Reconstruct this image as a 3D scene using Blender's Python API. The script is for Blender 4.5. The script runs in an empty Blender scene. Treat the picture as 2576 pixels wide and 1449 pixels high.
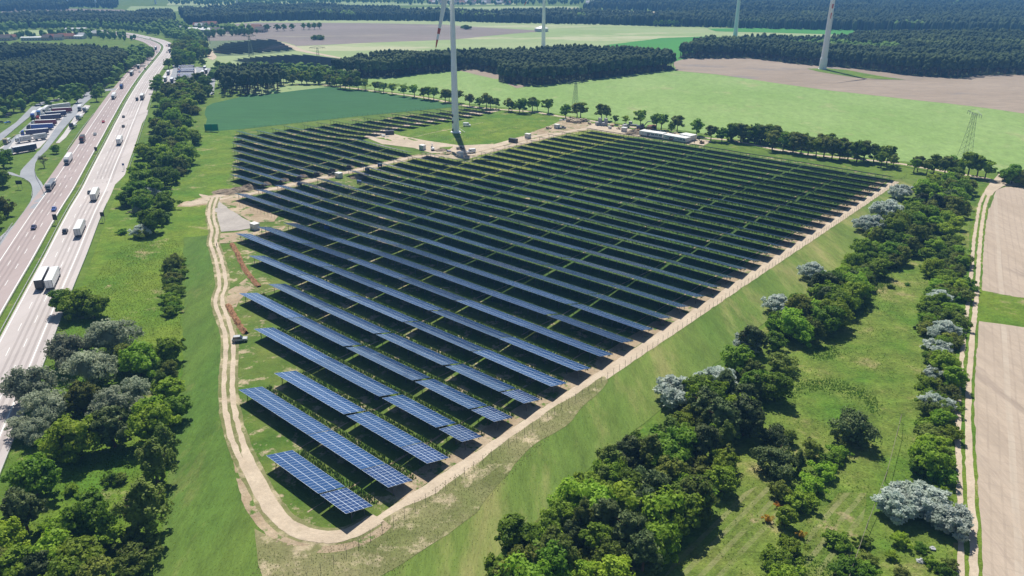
import bpy, bmesh, math, random
import numpy as np
from mathutils import Vector, Matrix
R = math.radians
random.seed(7); rng = np.random.default_rng(7)
scn = bpy.context.scene
COL = scn.collection

# ------------------------------------------------------------------ camera
CAM_H = 104.6; FPX = 1918.5; WPX, HPX = 2576.0, 1449.0; PITCH = R(22.75)
cd = bpy.data.cameras.new('camera'); cam = bpy.data.objects.new('camera', cd); COL.objects.link(cam)
cam.location = (0, 0, CAM_H); cam.rotation_euler = (R(90) - PITCH, 0, 0)
cd.sensor_fit = 'HORIZONTAL'; cd.sensor_width = 36.0; cd.lens = 36.0 * FPX / WPX
cd.clip_start = 1.0; cd.clip_end = 60000.0
scn.camera = cam
scn.render.resolution_x = 1024; scn.render.resolution_y = 576
# ------------------------------------------------------------------ sky and sun
SUN_EL = R(54.0); SUN_AZ = R(99.0)         # direction towards the sun, counted from +X
w = bpy.data.worlds.new("World"); scn.world = w; w.use_nodes = True
nt = w.node_tree; bg = nt.nodes['Background']
sky = nt.nodes.new('ShaderNodeTexSky'); sky.sky_type = 'NISHITA'; sky.sun_disc = False
sky.sun_elevation = SUN_EL; sky.sun_rotation = R(90) - SUN_AZ
sky.air_density = 1.0; sky.dust_density = 0.6; sky.ozone_density = 1.2
nt.links.new(sky.outputs[0], bg.inputs[0]); bg.inputs[1].default_value = 0.06
sd = bpy.data.lights.new('sun', 'SUN'); sd.energy = 5.0; sd.angle = R(0.5); sd.color = (1.0, 0.95, 0.86)
sun = bpy.data.objects.new('sun', sd); COL.objects.link(sun)
sdir = Vector((math.cos(SUN_EL) * math.cos(SUN_AZ), math.cos(SUN_EL) * math.sin(SUN_AZ), math.sin(SUN_EL)))
sun.rotation_euler = sdir.to_track_quat('Z', 'Y').to_euler(); sun.location = (0, 0, 300)
scn.view_settings.view_transform = 'Standard'; scn.view_settings.look = 'None'
scn.view_settings.exposure = 0.32; scn.view_settings.gamma = 1.0
try:
    scn.cycles.max_bounces = 5; scn.cycles.diffuse_bounces = 2; scn.cycles.glossy_bounces = 2
    scn.cycles.transmission_bounces = 2; scn.cycles.transparent_max_bounces = 8; scn.cycles.volume_bounces = 0
except Exception: pass

# ------------------------------------------------------------------ terrain and calibration
TH = R(-42.5); EX = np.array([math.cos(TH), math.sin(TH)]); NX = np.array([-EX[1], EX[0]])
S0, PT = 68.8, 11.15
def xy(s, t): return NX[0]*s + EX[0]*t, NX[1]*s + EX[1]*t
REL = [(-55.7,144.3,0),(-73,175,-1),(-65,183,-1),(-80.6,212.6,-1.6),(-94,240,-1.4),(-86,247,-.6),(-103,278,-1.8),(-117.3,306.7,-2.4),
(-112,317,-2.8),(-101.7,322.6,-3),(-141,373.8,-3.7),(-133.5,382,-3.5),(-125.8,390,-3.4),(-118.2,398.2,-3.3),(-108,404,-3),(-94.3,421.7,-3.3),
(-87.2,430.3,-3.5),(-79.4,438.3,-3.3),(-72,446.6,-3.4),(-64.8,455,-3.1),(-57,463,-2.7),(-20.5,460,-.9),(-13,468,-1.2),(0,486,-1.3),(16,502,-1),
(32,518,-.8),(50,531,-.7),(-157,411,-4.3),(-172,450,-4.8),(-188,495,-5),(-200,530,-5),(-180,545,-4.8),(-158,560,-4.5),(-145,575,-4.2),(-123,585,-3.6),
(-90,600,-2.5),(-60,610,-1.5),(-39,527,-.5),(-10,545,-.4),(-40,500,-1.2),
(0,160,0),(-10,149,0),(11,174,0),(32,199,0),(54,225,0),(85,258,.2),(107,284,.2),(129,311,0),(151,338,0),(173,364,0),(196,389,0),(60,330,-.6),(-20,300,-1.2),(-40,380,-2.2),
(20,420,-1.4),(100,430,-.5),(130,450,0),(-50,250,-.6),(0,250,-.4),(-20,200,-.2),
(-130,250,-.2),(-150,300,-.8),(-175,400,-2.2),(-215,450,-1.0),(-235,520,-1.0),(-245,600,-1),(-190,640,-2),(-120,680,-1),(0,640,0),(60,620,0),(140,560,0),(-190,330,0),(-160,230,0),(-100,150,0)]
RP = np.array(REL, float)
def terr(x, y):
    x = np.asarray(x, float); y = np.asarray(y, float)
    d = (x[..., None]-RP[:, 0])**2 + (y[..., None]-RP[:, 1])**2
    wt = np.exp(-d/(2*26.0**2)); return (wt*RP[:, 2]).sum(-1)/(wt.sum(-1)+0.12)
def T1(x, y): return float(terr(x, y))
def ray(u, v):
    a = (u-WPX/2)/FPX; b = -(v-HPX/2)/FPX
    return a, math.cos(PITCH)+b*math.sin(PITCH), -math.sin(PITCH)+b*math.cos(PITCH)
def G(u, v, z=0.0):
    """ground point seen at photo pixel (u, v) (2576 px wide), standing z above the ground"""
    dx, dy, dz = ray(u, v); h = 0.0
    for _ in range(6):
        t = (CAM_H-z-h)/-dz; x, y = dx*t, dy*t
        if y > 800: break
        h = T1(x, y)
    return x, y
def pix(x, y, z):
    c, s = math.cos(PITCH), math.sin(PITCH); dz = z-CAM_H
    f = y*c-dz*s; up = y*s+dz*c
    return WPX/2+FPX*x/f, HPX/2-FPX*up/f
def q(i, j, x, y): return 644*i+x/4.0, 362.25*j+y/4.0

# ------------------------------------------------------------------ tagging
def tag(o, label=None, cat=None, group=None, kind=None):
    if label: o['label'] = label
    if cat: o['category'] = cat
    if group: o['group'] = group
    if kind: o['kind'] = kind
    return o
def empty(name, loc=(0, 0, 0), rz=0.0, sc=1.0):
    o = bpy.data.objects.new(name, None); COL.objects.link(o); o.location = loc
    o.rotation_euler = (0, 0, rz); o.scale = (sc, sc, sc); o.empty_display_size = 0.5
    return o
def link(name, me, parent=None):
    o = bpy.data.objects.new(name, me); COL.objects.link(o)
    if parent is not None: o.parent = parent
    return o
KIDS = {}
def child(o, c): KIDS.setdefault(o.name, []).append(c)
def dup(o, parent=None):
    c = o.copy(); COL.objects.link(c)
    if parent is not None: c.parent = parent
    for ch in o.children: dup(ch, c)
    return c
class Proto:
    def __init__(self, fn): self.fn = fn; self.root = None; self.first = True; self.kids = None
    def place(self, x, y, rz=0.0, sc=1.0, z=None, label=None, cat=None, group=None, tilt=0.0):
        if self.root is None:
            self.root = self.fn(); self.desc = self.collect(self.root); r = self.root
        else:
            r = self.copy()
        zz = T1(x, y) if z is None else z
        r.location = (x, y, zz); r.rotation_euler = (tilt, 0, rz)
        r.scale = (sc, sc, sc) if not isinstance(sc, tuple) else sc
        tag(r, label, cat, group); return r
    def collect(self, o):
        return [(c, self.collect(c)) for c in COL.objects if c.parent == o]
    def copy(self):
        def rec(o, kids, par):
            c = o.copy(); COL.objects.link(c)
            if par is not None: c.parent = par
            for k, kk in kids: rec(k, kk, c)
            return c
        return rec(self.root, self.desc, None)

# ------------------------------------------------------------------ materials
MATS = {}
def new_mat(name):
    m = bpy.data.materials.new(name); m.use_nodes = True
    return m, m.node_tree, m.node_tree.nodes['Principled BSDF']
def plain(name, col, rough=0.6, metal=0.0, var=0.06, scale=2.0, spec=0.4):
    if name in MATS: return MATS[name]
    m, t, b = new_mat(name)
    b.inputs['Roughness'].default_value = rough; b.inputs['Metallic'].default_value = metal
    b.inputs['Specular IOR Level'].default_value = spec
    tc = t.nodes.new('ShaderNodeTexCoord'); n = t.nodes.new('ShaderNodeTexNoise'); n.inputs['Scale'].default_value = scale; n.inputs['Detail'].default_value = 4
    t.links.new(tc.outputs['Object'], n.inputs['Vector'])
    mx = t.nodes.new('ShaderNodeMix'); mx.data_type = 'RGBA'
    mx.inputs[6].default_value = [max(0, c*(1-var*2)) for c in col]+[1]; mx.inputs[7].default_value = [min(1, c*(1+var*2)) for c in col]+[1]
    t.links.new(n.outputs[0], mx.inputs[0]); t.links.new(mx.outputs[2], b.inputs['Base Color'])
    MATS[name] = m; return m
def ground(name, a, b, c=None, s1=0.02, s2=0.3, cth=0.58, csc=0.05, rough=0.95, stretch=(1, 1), rot=0.0, fine=3.0, famt=0.35, bump=0.0, bands=None, cw=0.06):
    """layered noise: a<->b broad patches, c = third colour in spots, fine = speckle; all in metres of world space"""
    m, t, bs = new_mat(name); L = t.links
    bs.inputs['Roughness'].default_value = rough; bs.inputs['Specular IOR Level'].default_value = 0.15
    g = t.nodes.new('ShaderNodeNewGeometry'); mp = t.nodes.new('ShaderNodeMapping')
    mp.inputs['Rotation'].default_value = (0, 0, rot); mp.inputs['Scale'].default_value = (stretch[0], stretch[1], 1)
    L.new(g.outputs['Position'], mp.inputs[0])
    def noise(sc, det=5, rg=0.6):
        n = t.nodes.new('ShaderNodeTexNoise'); n.inputs['Scale'].default_value = sc; n.inputs['Detail'].default_value = det; n.inputs['Roughness'].default_value = rg
        L.new(mp.outputs[0], n.inputs['Vector']); return n.outputs[0]
    def ramp(x, lo, hi):
        r = t.nodes.new('ShaderNodeMapRange'); r.inputs[1].default_value = lo; r.inputs[2].default_value = hi; L.new(x, r.inputs[0]); return r.outputs[0]
    def mix(f, x, y):
        mm = t.nodes.new('ShaderNodeMix'); mm.data_type = 'RGBA'
        (L.new(f, mm.inputs[0]) if not isinstance(f, float) else setattr(mm.inputs[0], 'default_value', f))
        for i, v in ((6, x), (7, y)):
            if isinstance(v, (tuple, list)): mm.inputs[i].default_value = list(v)+[1]
            else: L.new(v, mm.inputs[i])
        return mm.outputs[2]
    col = mix(ramp(noise(s1), 0.35, 0.65), a, b)
    if c: col = mix(ramp(noise(csc, 6, 0.7), cth, cth+cw), col, c)
    f1 = ramp(noise(s2, 3), 0.3, 0.7); f2 = ramp(noise(fine, 2), 0.3, 0.7); f3 = ramp(noise(.14, 5, .75), .36, .64)
    mul = t.nodes.new('ShaderNodeMix'); mul.data_type = 'RGBA'; mul.blend_type = 'MULTIPLY'; mul.inputs[0].default_value = 1.0
    ma = t.nodes.new('ShaderNodeMath'); ma.operation = 'ADD'; L.new(f1, ma.inputs[0]); m0 = t.nodes.new('ShaderNodeMath'); m0.operation = 'ADD'; L.new(f2, m0.inputs[0]); L.new(f3, m0.inputs[1]); L.new(m0.outputs[0], ma.inputs[1])
    r = t.nodes.new('ShaderNodeMapRange'); r.inputs[1].default_value = .3; r.inputs[2].default_value = 2.7; r.inputs[3].default_value = 1-famt; r.inputs[4].default_value = 1+famt
    L.new(ma.outputs[0], r.inputs[0]); L.new(col, mul.inputs[6]); 
    cmb = t.nodes.new('ShaderNodeCombineColor'); [L.new(r.outputs[0], cmb.inputs[i]) for i in range(3)]
    L.new(cmb.outputs[0], mul.inputs[7]); col = mul.outputs[2]
    if bands:                                      # (angle, spacing, width 0..1, colour, strength)
        for (ang, sp, wd, bc, st) in bands:
            m2 = t.nodes.new('ShaderNodeMapping'); m2.inputs['Rotation'].default_value = (0, 0, ang); L.new(g.outputs['Position'], m2.inputs[0])
            sx = t.nodes.new('ShaderNodeSeparateXYZ'); L.new(m2.outputs[0], sx.inputs[0])
            dv = t.nodes.new('ShaderNodeMath'); dv.operation = 'DIVIDE'; L.new(sx.outputs[0], dv.inputs[0]); dv.inputs[1].default_value = sp
            wob = t.nodes.new('ShaderNodeMath'); wob.operation = 'MULTIPLY_ADD'; L.new(noise(0.03, 2), wob.inputs[0]); wob.inputs[1].default_value = 1.2/sp; L.new(dv.outputs[0], wob.inputs[2])
            fr = t.nodes.new('ShaderNodeMath'); fr.operation = 'FRACT'; L.new(wob.outputs[0], fr.inputs[0])
            ls = t.nodes.new('ShaderNodeMath'); ls.operation = 'LESS_THAN'; L.new(fr.outputs[0], ls.inputs[0]); ls.inputs[1].default_value = wd
            ms = t.nodes.new('ShaderNodeMath'); ms.operation = 'MULTIPLY'; L.new(ls.outputs[0], ms.inputs[0])
            L.new(ramp(noise(0.15, 3), 0.3, 0.6), ms.inputs[1])
            m3 = t.nodes.new('ShaderNodeMath'); m3.operation = 'MULTIPLY'; L.new(ms.outputs[0], m3.inputs[0]); m3.inputs[1].default_value = st
            col = mix(m3.outputs[0], col, bc)
    L.new(col, bs.inputs['Base Color'])
    if bump:
        bp = t.nodes.new('ShaderNodeBump'); bp.inputs['Strength'].default_value = bump; bp.inputs['Distance'].default_value = 0.4
        L.new(noise(1.2, 5, 0.75), bp.inputs['Height']); L.new(bp.outputs[0], bs.inputs['Normal'])
    MATS[name] = m; return m
def foliage(name, a, b, trans=0.46, sc=0.35, obvar=0.35):
    m, t, bs = new_mat(name); L = t.links
    bs.inputs['Roughness'].default_value = 0.65; bs.inputs['Specular IOR Level'].default_value = 0.25
    g = t.nodes.new('ShaderNodeNewGeometry'); n = t.nodes.new('ShaderNodeTexNoise'); n.inputs['Scale'].default_value = sc; n.inputs['Detail'].default_value = 3
    L.new(g.outputs['Position'], n.inputs['Vector'])
    oi = t.nodes.new('ShaderNodeObjectInfo')
    mx = t.nodes.new('ShaderNodeMix'); mx.data_type = 'RGBA'; mx.inputs[6].default_value = list(a)+[1]; mx.inputs[7].default_value = list(b)+[1]
    r = t.nodes.new('ShaderNodeMapRange'); r.inputs[1].default_value = 0.35; r.inputs[2].default_value = 0.65; L.new(n.outputs[0], r.inputs[0]); L.new(r.outputs[0], mx.inputs[0])
    hs = t.nodes.new('ShaderNodeHueSaturation')
    r2 = t.nodes.new('ShaderNodeMapRange'); r2.inputs[3].default_value = 1-obvar; r2.inputs[4].default_value = 1+obvar; L.new(oi.outputs['Random'], r2.inputs[0]); L.new(r2.outputs[0], hs.inputs['Value'])
    r3 = t.nodes.new('ShaderNodeMapRange'); r3.inputs[3].default_value = 0.485; r3.inputs[4].default_value = 0.515
    m5 = t.nodes.new('ShaderNodeMath'); m5.operation = 'MULTIPLY'; m5.inputs[1].default_value = 7.3; L.new(oi.outputs['Random'], m5.inputs[0])
    m6 = t.nodes.new('ShaderNodeMath'); m6.operation = 'FRACT'; L.new(m5.outputs[0], m6.inputs[0]); L.new(m6.outputs[0], r3.inputs[0]); L.new(r3.outputs[0], hs.inputs['Hue'])
    L.new(mx.outputs[2], hs.inputs['Color']); L.new(hs.outputs[0], bs.inputs['Base Color'])
    if trans:
        tr = t.nodes.new('ShaderNodeBsdfTranslucent'); L.new(hs.outputs[0], tr.inputs[0])
        ms = t.nodes.new('ShaderNodeMixShader'); ms.inputs[0].default_value = trans
        L.new(bs.outputs[0], ms.inputs[1]); L.new(tr.outputs[0], ms.inputs[2]); L.new(ms.outputs[0], t.nodes['Material Output'].inputs[0])
    MATS[name] = m; return m
def forest_mat(name, a, b, c, sc=0.12):
    m, t, bs = new_mat(name); L = t.links
    bs.inputs['Roughness'].default_value = 0.9; bs.inputs['Specular IOR Level'].default_value = 0.1
    g = t.nodes.new('ShaderNodeNewGeometry')
    def noise(s, d=3):
        n = t.nodes.new('ShaderNodeTexNoise'); n.inputs['Scale'].default_value = s; n.inputs['Detail'].default_value = d; L.new(g.outputs['Position'], n.inputs['Vector']); return n.outputs[0]
    def mix(f, x, y, lo, hi):
        r = t.nodes.new('ShaderNodeMapRange'); r.inputs[1].default_value = lo; r.inputs[2].default_value = hi; L.new(f, r.inputs[0])
        mm = t.nodes.new('ShaderNodeMix'); mm.data_type = 'RGBA'; L.new(r.outputs[0], mm.inputs[0])
        for i, v in ((6, x), (7, y)):
            if isinstance(v, (tuple, list)): mm.inputs[i].default_value = list(v)+[1]
            else: L.new(v, mm.inputs[i])
        return mm.outputs[2]
    col = mix(noise(sc, 4), a, b, .35, .65); col = mix(noise(0.012, 3), col, c, .6, .68)
    L.new(col, bs.inputs['Base Color']); MATS[name] = m; return m

GREEN = ground('meadow grass', (.085,.155,.020), (.125,.190,.028), (.18,.19,.06), s1=.03, csc=.07, bump=.6, s2=.4, famt=.35)
LUSH = ground('lush grass', (.080,.170,.016), (.150,.215,.024), (.27,.24,.11), s1=.04, csc=.07, cth=.58, cw=.1, bump=.9, s2=.5, famt=.4, fine=2)
CROP = ground('rye strip', (.072,.145,.024), (.125,.180,.034), (.23,.22,.08), s1=.02, csc=.05, cth=.53, cw=.2, stretch=(1, .25), rot=R(-21), bump=.5, s2=.6, famt=.34)
CROPR = ground('grass strip', (.085,.155,.026), (.155,.200,.045), (.27,.25,.10), s1=.025, csc=.05, cth=.50, cw=.2, stretch=(1, .2), rot=R(42), bump=.5, s2=.5, famt=.32)
DRYG = ground('dry straw grass', (.145,.165,.055), (.24,.225,.11), (.47,.39,.26), s1=.06, csc=.13, cth=.52, cw=.12, bump=.6, s2=.9, famt=.3)
TEAL = ground('teal cereal field', (.036,.118,.040), (.050,.142,.052), None, s1=.01, s2=.25, famt=.16, fine=1.2, stretch=(.3, 1), rot=R(8), bands=[(R(80), 14, .06, (.055,.19,.09), .5)])
PALE = ground('pale cereal field', (.195,.305,.085), (.24,.345,.115), (.29,.34,.14), s1=.012, csc=.03, cth=.57, cw=.12, s2=.3, famt=.24, fine=.8, stretch=(1, .5), rot=R(-30), bands=[(R(60), 26, .03, (.28,.36,.16), .5)])
PALE2 = ground('far pale field', (.24,.33,.13), (.32,.38,.19), (.42,.43,.26), s1=.004, csc=.006, cth=.55, s2=.03, famt=.14, fine=.2, stretch=(.35, 1))
BRIGHT = ground('bright green field', (.055,.22,.035), (.065,.25,.045), None, s1=.01, s2=.1, famt=.06, fine=.5)
BROWN = ground('brown field', (.29,.23,.175), (.34,.275,.215), (.25,.215,.19), s1=.01, csc=.015, s2=.08, famt=.15, fine=.4, stretch=(.4, 1), rot=R(12), bands=[(R(-70), 9, .12, (.24,.21,.19), .4)])
MAUVE = ground('fallow field', (.215,.185,.165), (.255,.215,.20), (.28,.25,.20), s1=.006, csc=.01, s2=.05, famt=.14, fine=.2, stretch=(.3, 1))
PLOUGH = ground('ploughed field', (.40,.325,.255), (.45,.37,.295), (.35,.285,.23), s1=.03, csc=.06, s2=.35, famt=.16, fine=2.0, stretch=(1.5, .18), rot=R(29), bump=.4,
                bands=[(R(29), 2.3, .2, (.33,.27,.215), .5), (R(29.5), 14, .10, (.50,.43,.35), .6), (R(-62), 3.5, .12, (.33,.27,.22), .35)])
SAND = ground('sandy track', (.46,.375,.28), (.55,.46,.35), (.36,.30,.20), s1=.15, csc=.25, cth=.63, s2=1.2, famt=.14, fine=4, bump=.5)
GRAVEL = ground('grey gravel', (.36,.325,.295), (.44,.40,.36), None, s1=.1, s2=.8, famt=.14, fine=5, bump=.3)
DIRT = ground('disturbed soil', (.33,.25,.16), (.46,.37,.26), (.10,.17,.03), s1=.12, csc=.16, cth=.54, s2=1.0, famt=.25, fine=3, bump=.8)
REDSOIL = ground('red brown soil', (.26,.13,.065), (.36,.20,.11), None, s1=.3, s2=1.5, famt=.3, fine=4, bump=1.0)
SOLG = ground('grass under panels', (.070,.145,.018), (.145,.185,.040), (.42,.34,.22), s1=.06, csc=.17, cth=.545, cw=.08, s2=.8, famt=.3, bump=.8)
SOLY = ground('short grass under panels', (.12,.18,.025), (.18,.215,.035), (.28,.25,.11), s1=.05, csc=.08, cth=.62, s2=.5, famt=.22, bump=.4)
CONC = ground('pale concrete', (.46,.415,.40), (.52,.47,.455), (.42,.375,.36), s1=.03, csc=.05, cth=.6, s2=.25, famt=.05, fine=2, stretch=(3, .12), rot=R(-20.7), rough=.75)
CONCP = ground('pinkish concrete', (.36,.295,.285), (.41,.34,.33), (.33,.265,.255), s1=.03, csc=.05, cth=.6, s2=.25, famt=.05, fine=2, stretch=(3, .12), rot=R(-20.7), rough=.75)
ASPH = ground('blue grey asphalt', (.27,.285,.31), (.33,.345,.37), None, s1=.05, s2=.4, famt=.05, fine=3, rough=.8)
SLAB = ground('parking slab', (.47,.44,.43), (.55,.52,.505), None, s1=.08, s2=.5, famt=.06, fine=3, rough=.8)
FLOOR = ground('forest floor', (.035,.055,.018), (.055,.075,.025), (.09,.11,.03), s1=.05, csc=.1, s2=.5, famt=.3)
SCRUB = ground('rough scrub grass', (.085,.175,.018), (.185,.225,.045), (.34,.285,.14), s1=.05, csc=.05, cth=.56, cw=.16, bump=1.2, s2=.5, famt=.5, fine=1.6)
STRIPY = ground('mown stripes', (.11,.185,.025), (.19,.225,.05), (.33,.28,.14), s1=.08, csc=.1, cth=.6, bump=1.2, s2=.5, famt=.5, fine=1.8, bands=[(R(43), 2.6, .4, (.33,.31,.16), .5)])
WHITE = plain('road paint', (.78,.78,.76), .6, var=.05, scale=.5)

# ------------------------------------------------------------------ ground sheets
def build_mesh(name, verts, faces, mat=None, smooth=False):
    me = bpy.data.meshes.new(name); me.from_pydata([tuple(v) for v in verts], [], faces)
    if mat: me.materials.append(mat)
    if smooth: me.polygons.foreach_set('use_smooth', [True]*len(me.polygons))
    me.update(); return me
BX0, BX1, BY0, BY1 = -260, 170, 70, 720
HARD = set()
JR = random.Random(11)
def rough_edge(pts):
    out = []
    for a, b in zip(pts, pts[1:]+pts[:1]):
        a = np.array(a, float); b = np.array(b, float); L_ = np.linalg.norm(b-a); D0 = np.hypot(*((a+b)/2)); st_ = 3.5 if D0 < 450 else 18 if D0 < 1500 else 60
        n = int(min(60, L_//st_)); out.append(tuple(a)); amp = .5 if D0 < 450 else 1.6 if D0 < 1500 else 5
        if n > 1:
            d = (b-a)/L_; nn = np.array([-d[1], d[0]]); w_ = 0
            for k in range(1, n):
                w_ = .6*w_+JR.uniform(-amp, amp); out.append(tuple(a+(b-a)*k/n+nn*w_*min(1, 2*min(k, n-k)/n+.3)))
    return out
def sheet(name, poly, mat, off, kind='structure', pixels=True, label=None):
    pts = [G(*p) for p in poly] if pixels else poly
    if mat.name not in ('blue grey asphalt', 'parking slab', 'pale concrete', 'grey gravel', 'forest floor'): pts = rough_edge(pts)
    bm = bmesh.new(); vs = [bm.verts.new((x, y, 0)) for x, y in pts]
    f = bm.faces.new(vs); bm.normal_update()
    if f.normal.z < 0: bmesh.ops.reverse_faces(bm, faces=[f])
    bmesh.ops.triangulate(bm, faces=bm.faces[:])
    xs = [p[0] for p in pts]; ys = [p[1] for p in pts]
    st = 12.0
    if max(xs) > BX0 and min(xs) < BX1 and min(ys) < BY1:
        x = math.floor(max(min(xs), BX0)/st)*st
        while x < min(max(xs), BX1):
            bmesh.ops.bisect_plane(bm, geom=bm.verts[:]+bm.edges[:]+bm.faces[:], plane_co=(x, 0, 0), plane_no=(1, 0, 0)); x += st
        y = math.floor(max(min(ys), BY0)/st)*st
        while y < min(max(ys), BY1):
            bmesh.ops.bisect_plane(bm, geom=bm.verts[:]+bm.edges[:]+bm.faces[:], plane_co=(0, y, 0), plane_no=(0, 1, 0)); y += st
    co = np.array([v.co[:] for v in bm.verts]); z = terr(co[:, 0], co[:, 1])
    for v, zz in zip(bm.verts, z): v.co.z = zz+off*(.5 if abs(v.co.x) < 500 and v.co.y < 800 else 1)
    me = bpy.data.meshes.new(name); bm.to_mesh(me); bm.free(); me.materials.append(mat)
    o = link(name, me); tag(o, label, None, None, kind); return o
def smooth_line(pts, n=8):
    out = []; P = [np.array(p, float) for p in pts]; P = [2*P[0]-P[1]]+P+[2*P[-1]-P[-2]]
    for i in range(1, len(P)-2):
        for k in range(n):
            t = k/n; a, b, c, d = P[i-1:i+3]
            out.append(.5*((2*b)+(-a+c)*t+(2*a-5*b+4*c-d)*t*t+(-a+3*b-3*c+d)*t**3))
    out.append(P[-2]); return np.array(out)
def offs(line, d):
    t = np.gradient(line, axis=0); t /= np.linalg.norm(t, axis=1)[:, None]
    return line+np.stack([t[:, 1], -t[:, 0]], 1)*d
def ribbon(name, line, a, b, mat, off, kind='structure', join=None):
    if mat.name in ('sandy track', 'disturbed soil', 'dry straw grass', 'lush grass') and not isinstance(a, np.ndarray): line = resample(line, 2.2)
    A = offs(line, a) if not isinstance(a, np.ndarray) else a; B = offs(line, b) if not isinstance(b, np.ndarray) else b
    n = len(line); V = []
    if mat.name in ('sandy track', 'disturbed soil', 'dry straw grass', 'lush grass'):
        A = A+rng.normal(size=A.shape)*.10; B = B+rng.normal(size=B.shape)*.10
    off *= .6
    for p in A: V.append((p[0], p[1], T1(*p)+off))
    for p in B: V.append((p[0], p[1], T1(*p)+off))
    F = [(i, n+i, n+i+1, i+1) for i in range(n-1)]
    me = build_mesh(name, V, F, mat); o = link(name, me)
    bm = bmesh.new(); bm.from_mesh(me); bm.normal_update()
    if sum(f.normal.z for f in bm.faces) < 0: bmesh.ops.reverse_faces(bm, faces=bm.faces[:]); bm.to_mesh(me)
    bm.free(); tag(o, None, None, None, kind); return o
def resample(line, step):
    d = np.r_[0, np.cumsum(np.linalg.norm(np.diff(line, axis=0), axis=1))]
    s = np.arange(0, d[-1], step); return np.stack([np.interp(s, d, line[:, 0]), np.interp(s, d, line[:, 1])], 1)

# the one big base sheet, a fine grid where the ground is uneven, reaching the horizon
def base_ground():
    xs = [-60000, -9000, -2500, -900, -500]+list(np.arange(-300, 217, 12))+[400, 900, 2500, 9000, 60000]
    ys = [-3000, -300]+list(np.arange(36, 757, 12))+[1200, 2500, 9000, 60000]
    X, Y = np.meshgrid(xs, ys); Z = terr(X, Y)-0.05
    nx, ny = len(xs), len(ys); V = np.stack([X, Y, Z], -1).reshape(-1, 3)
    F = [(j*nx+i, j*nx+i+1, (j+1)*nx+i+1, (j+1)*nx+i) for j in range(ny-1) for i in range(nx-1)]
    tag(link('ground', build_mesh('ground', V, F, GREEN)), kind='structure')
base_ground()

# far fields -----------------------------------------------------------------
S = sheet
S('field', [(0,24),(60,20),(310,24),(325,36),(280,42),(0,34)], MAUVE, .05)
S('field', [(420,14),(980,14),(1000,6),(644,3),(420,2)], PALE2, .05)
S('field', [(325,36),(318,26),(330,16),(480,16),(644,10),(660,14),(560,26),(450,28)], PALE2, .1)
S('field', [(980,27),(1040,19),(1300,15),(1455,16),(1455,26),(1380,33),(1200,34),(1010,29)], PALE2, .1)
S('sand', [(1366,32),(1380,25),(1455,20),(1457,29),(1410,34)], SAND, .15)
S('sand', [(1455,29),(1520,28),(1640,29),(1710,31),(1690,34),(1600,36),(1560,37),(1553,32),(1460,32)], SAND, .15)
S('field', [(975,10),(1130,7),(1160,10),(1300,7),(1300,12),(980,14)], PALE2, .1)
S('meadow', [(0,82),(60,76),(110,76),(180,79),(210,84),(150,88),(0,92)], PALE2, .1)
S('field', [(475,94),(560,90),(640,88),(720,96),(748,113),(745,118),(690,108),(520,104)], MAUVE, .1)
S('field', [(566,60),(644,51),(800,51),(1100,52),(1288,57),(1500,60),(1640,66),(1932,72),(2149,75),(2140,92),(2100,100),(1850,100),(1700,130),(1560,175),(1000,185),(860,150),(740,124),(700,106),(560,76)], PALE2, .08)
S('field', [(570,62),(644,57),(900,58),(1119,62),(1288,73),(1378,78),(1288,85),(1134,100),(919,108),(751,116),(735,112),(690,100),(600,92),(480,94),(560,74)], MAUVE, .16)
S('field', [(1520,114),(1663,96),(1775,92),(1850,95),(1900,100),(1715,150),(1690,160),(1600,150)], BRIGHT, .2)
S('field', [(1900,71),(2149,75),(2140,88),(1932,82),(1800,79),(1780,72)], BRIGHT, .2)
S('meadow', [(480,99),(530,104),(690,100),(740,112),(760,130),(870,148),(980,180),(860,215),(640,240),(540,210)], PALE2, .12)
S('field', [(700,190),(1000,178),(1170,176),(1300,190),(1700,160),(1800,170),(2050,205),(2250,238),(2576,282),(2800,316),(2800,470),(2576,440),(2230,402),(1900,370),(1760,334),(1560,312),(1400,286),(1140,258),(840,216)], PALE, .1)
S('field', [(1150,177),(1200,175),(1262,190),(1340,215),(1300,222),(1250,200)], BROWN, .14)
S('field', [(1690,148),(1880,142),(2070,152),(2576,150),(2900,150),(2900,330),(2576,286),(2450,268),(2250,246),(2050,223),(1900,201),(1800,187),(1700,178)], BROWN, .18)
S('verge', [(2030,173),(2080,172),(2130,176),(2180,186),(2240,196),(2400,214),(2576,234),(2576,237),(2400,218),(2240,201),(2150,195),(2060,181)], LUSH, .22)
S('field', [(515,288),(520,268),(535,260),(600,245),(644,234),(720,223),(784,220),(819,216),(894,226),(1019,240),(1134,256),(1170,262),(1150,268),(969,286),(804,303),(644,321),(528,331),(517,315)], TEAL, .1)

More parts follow.
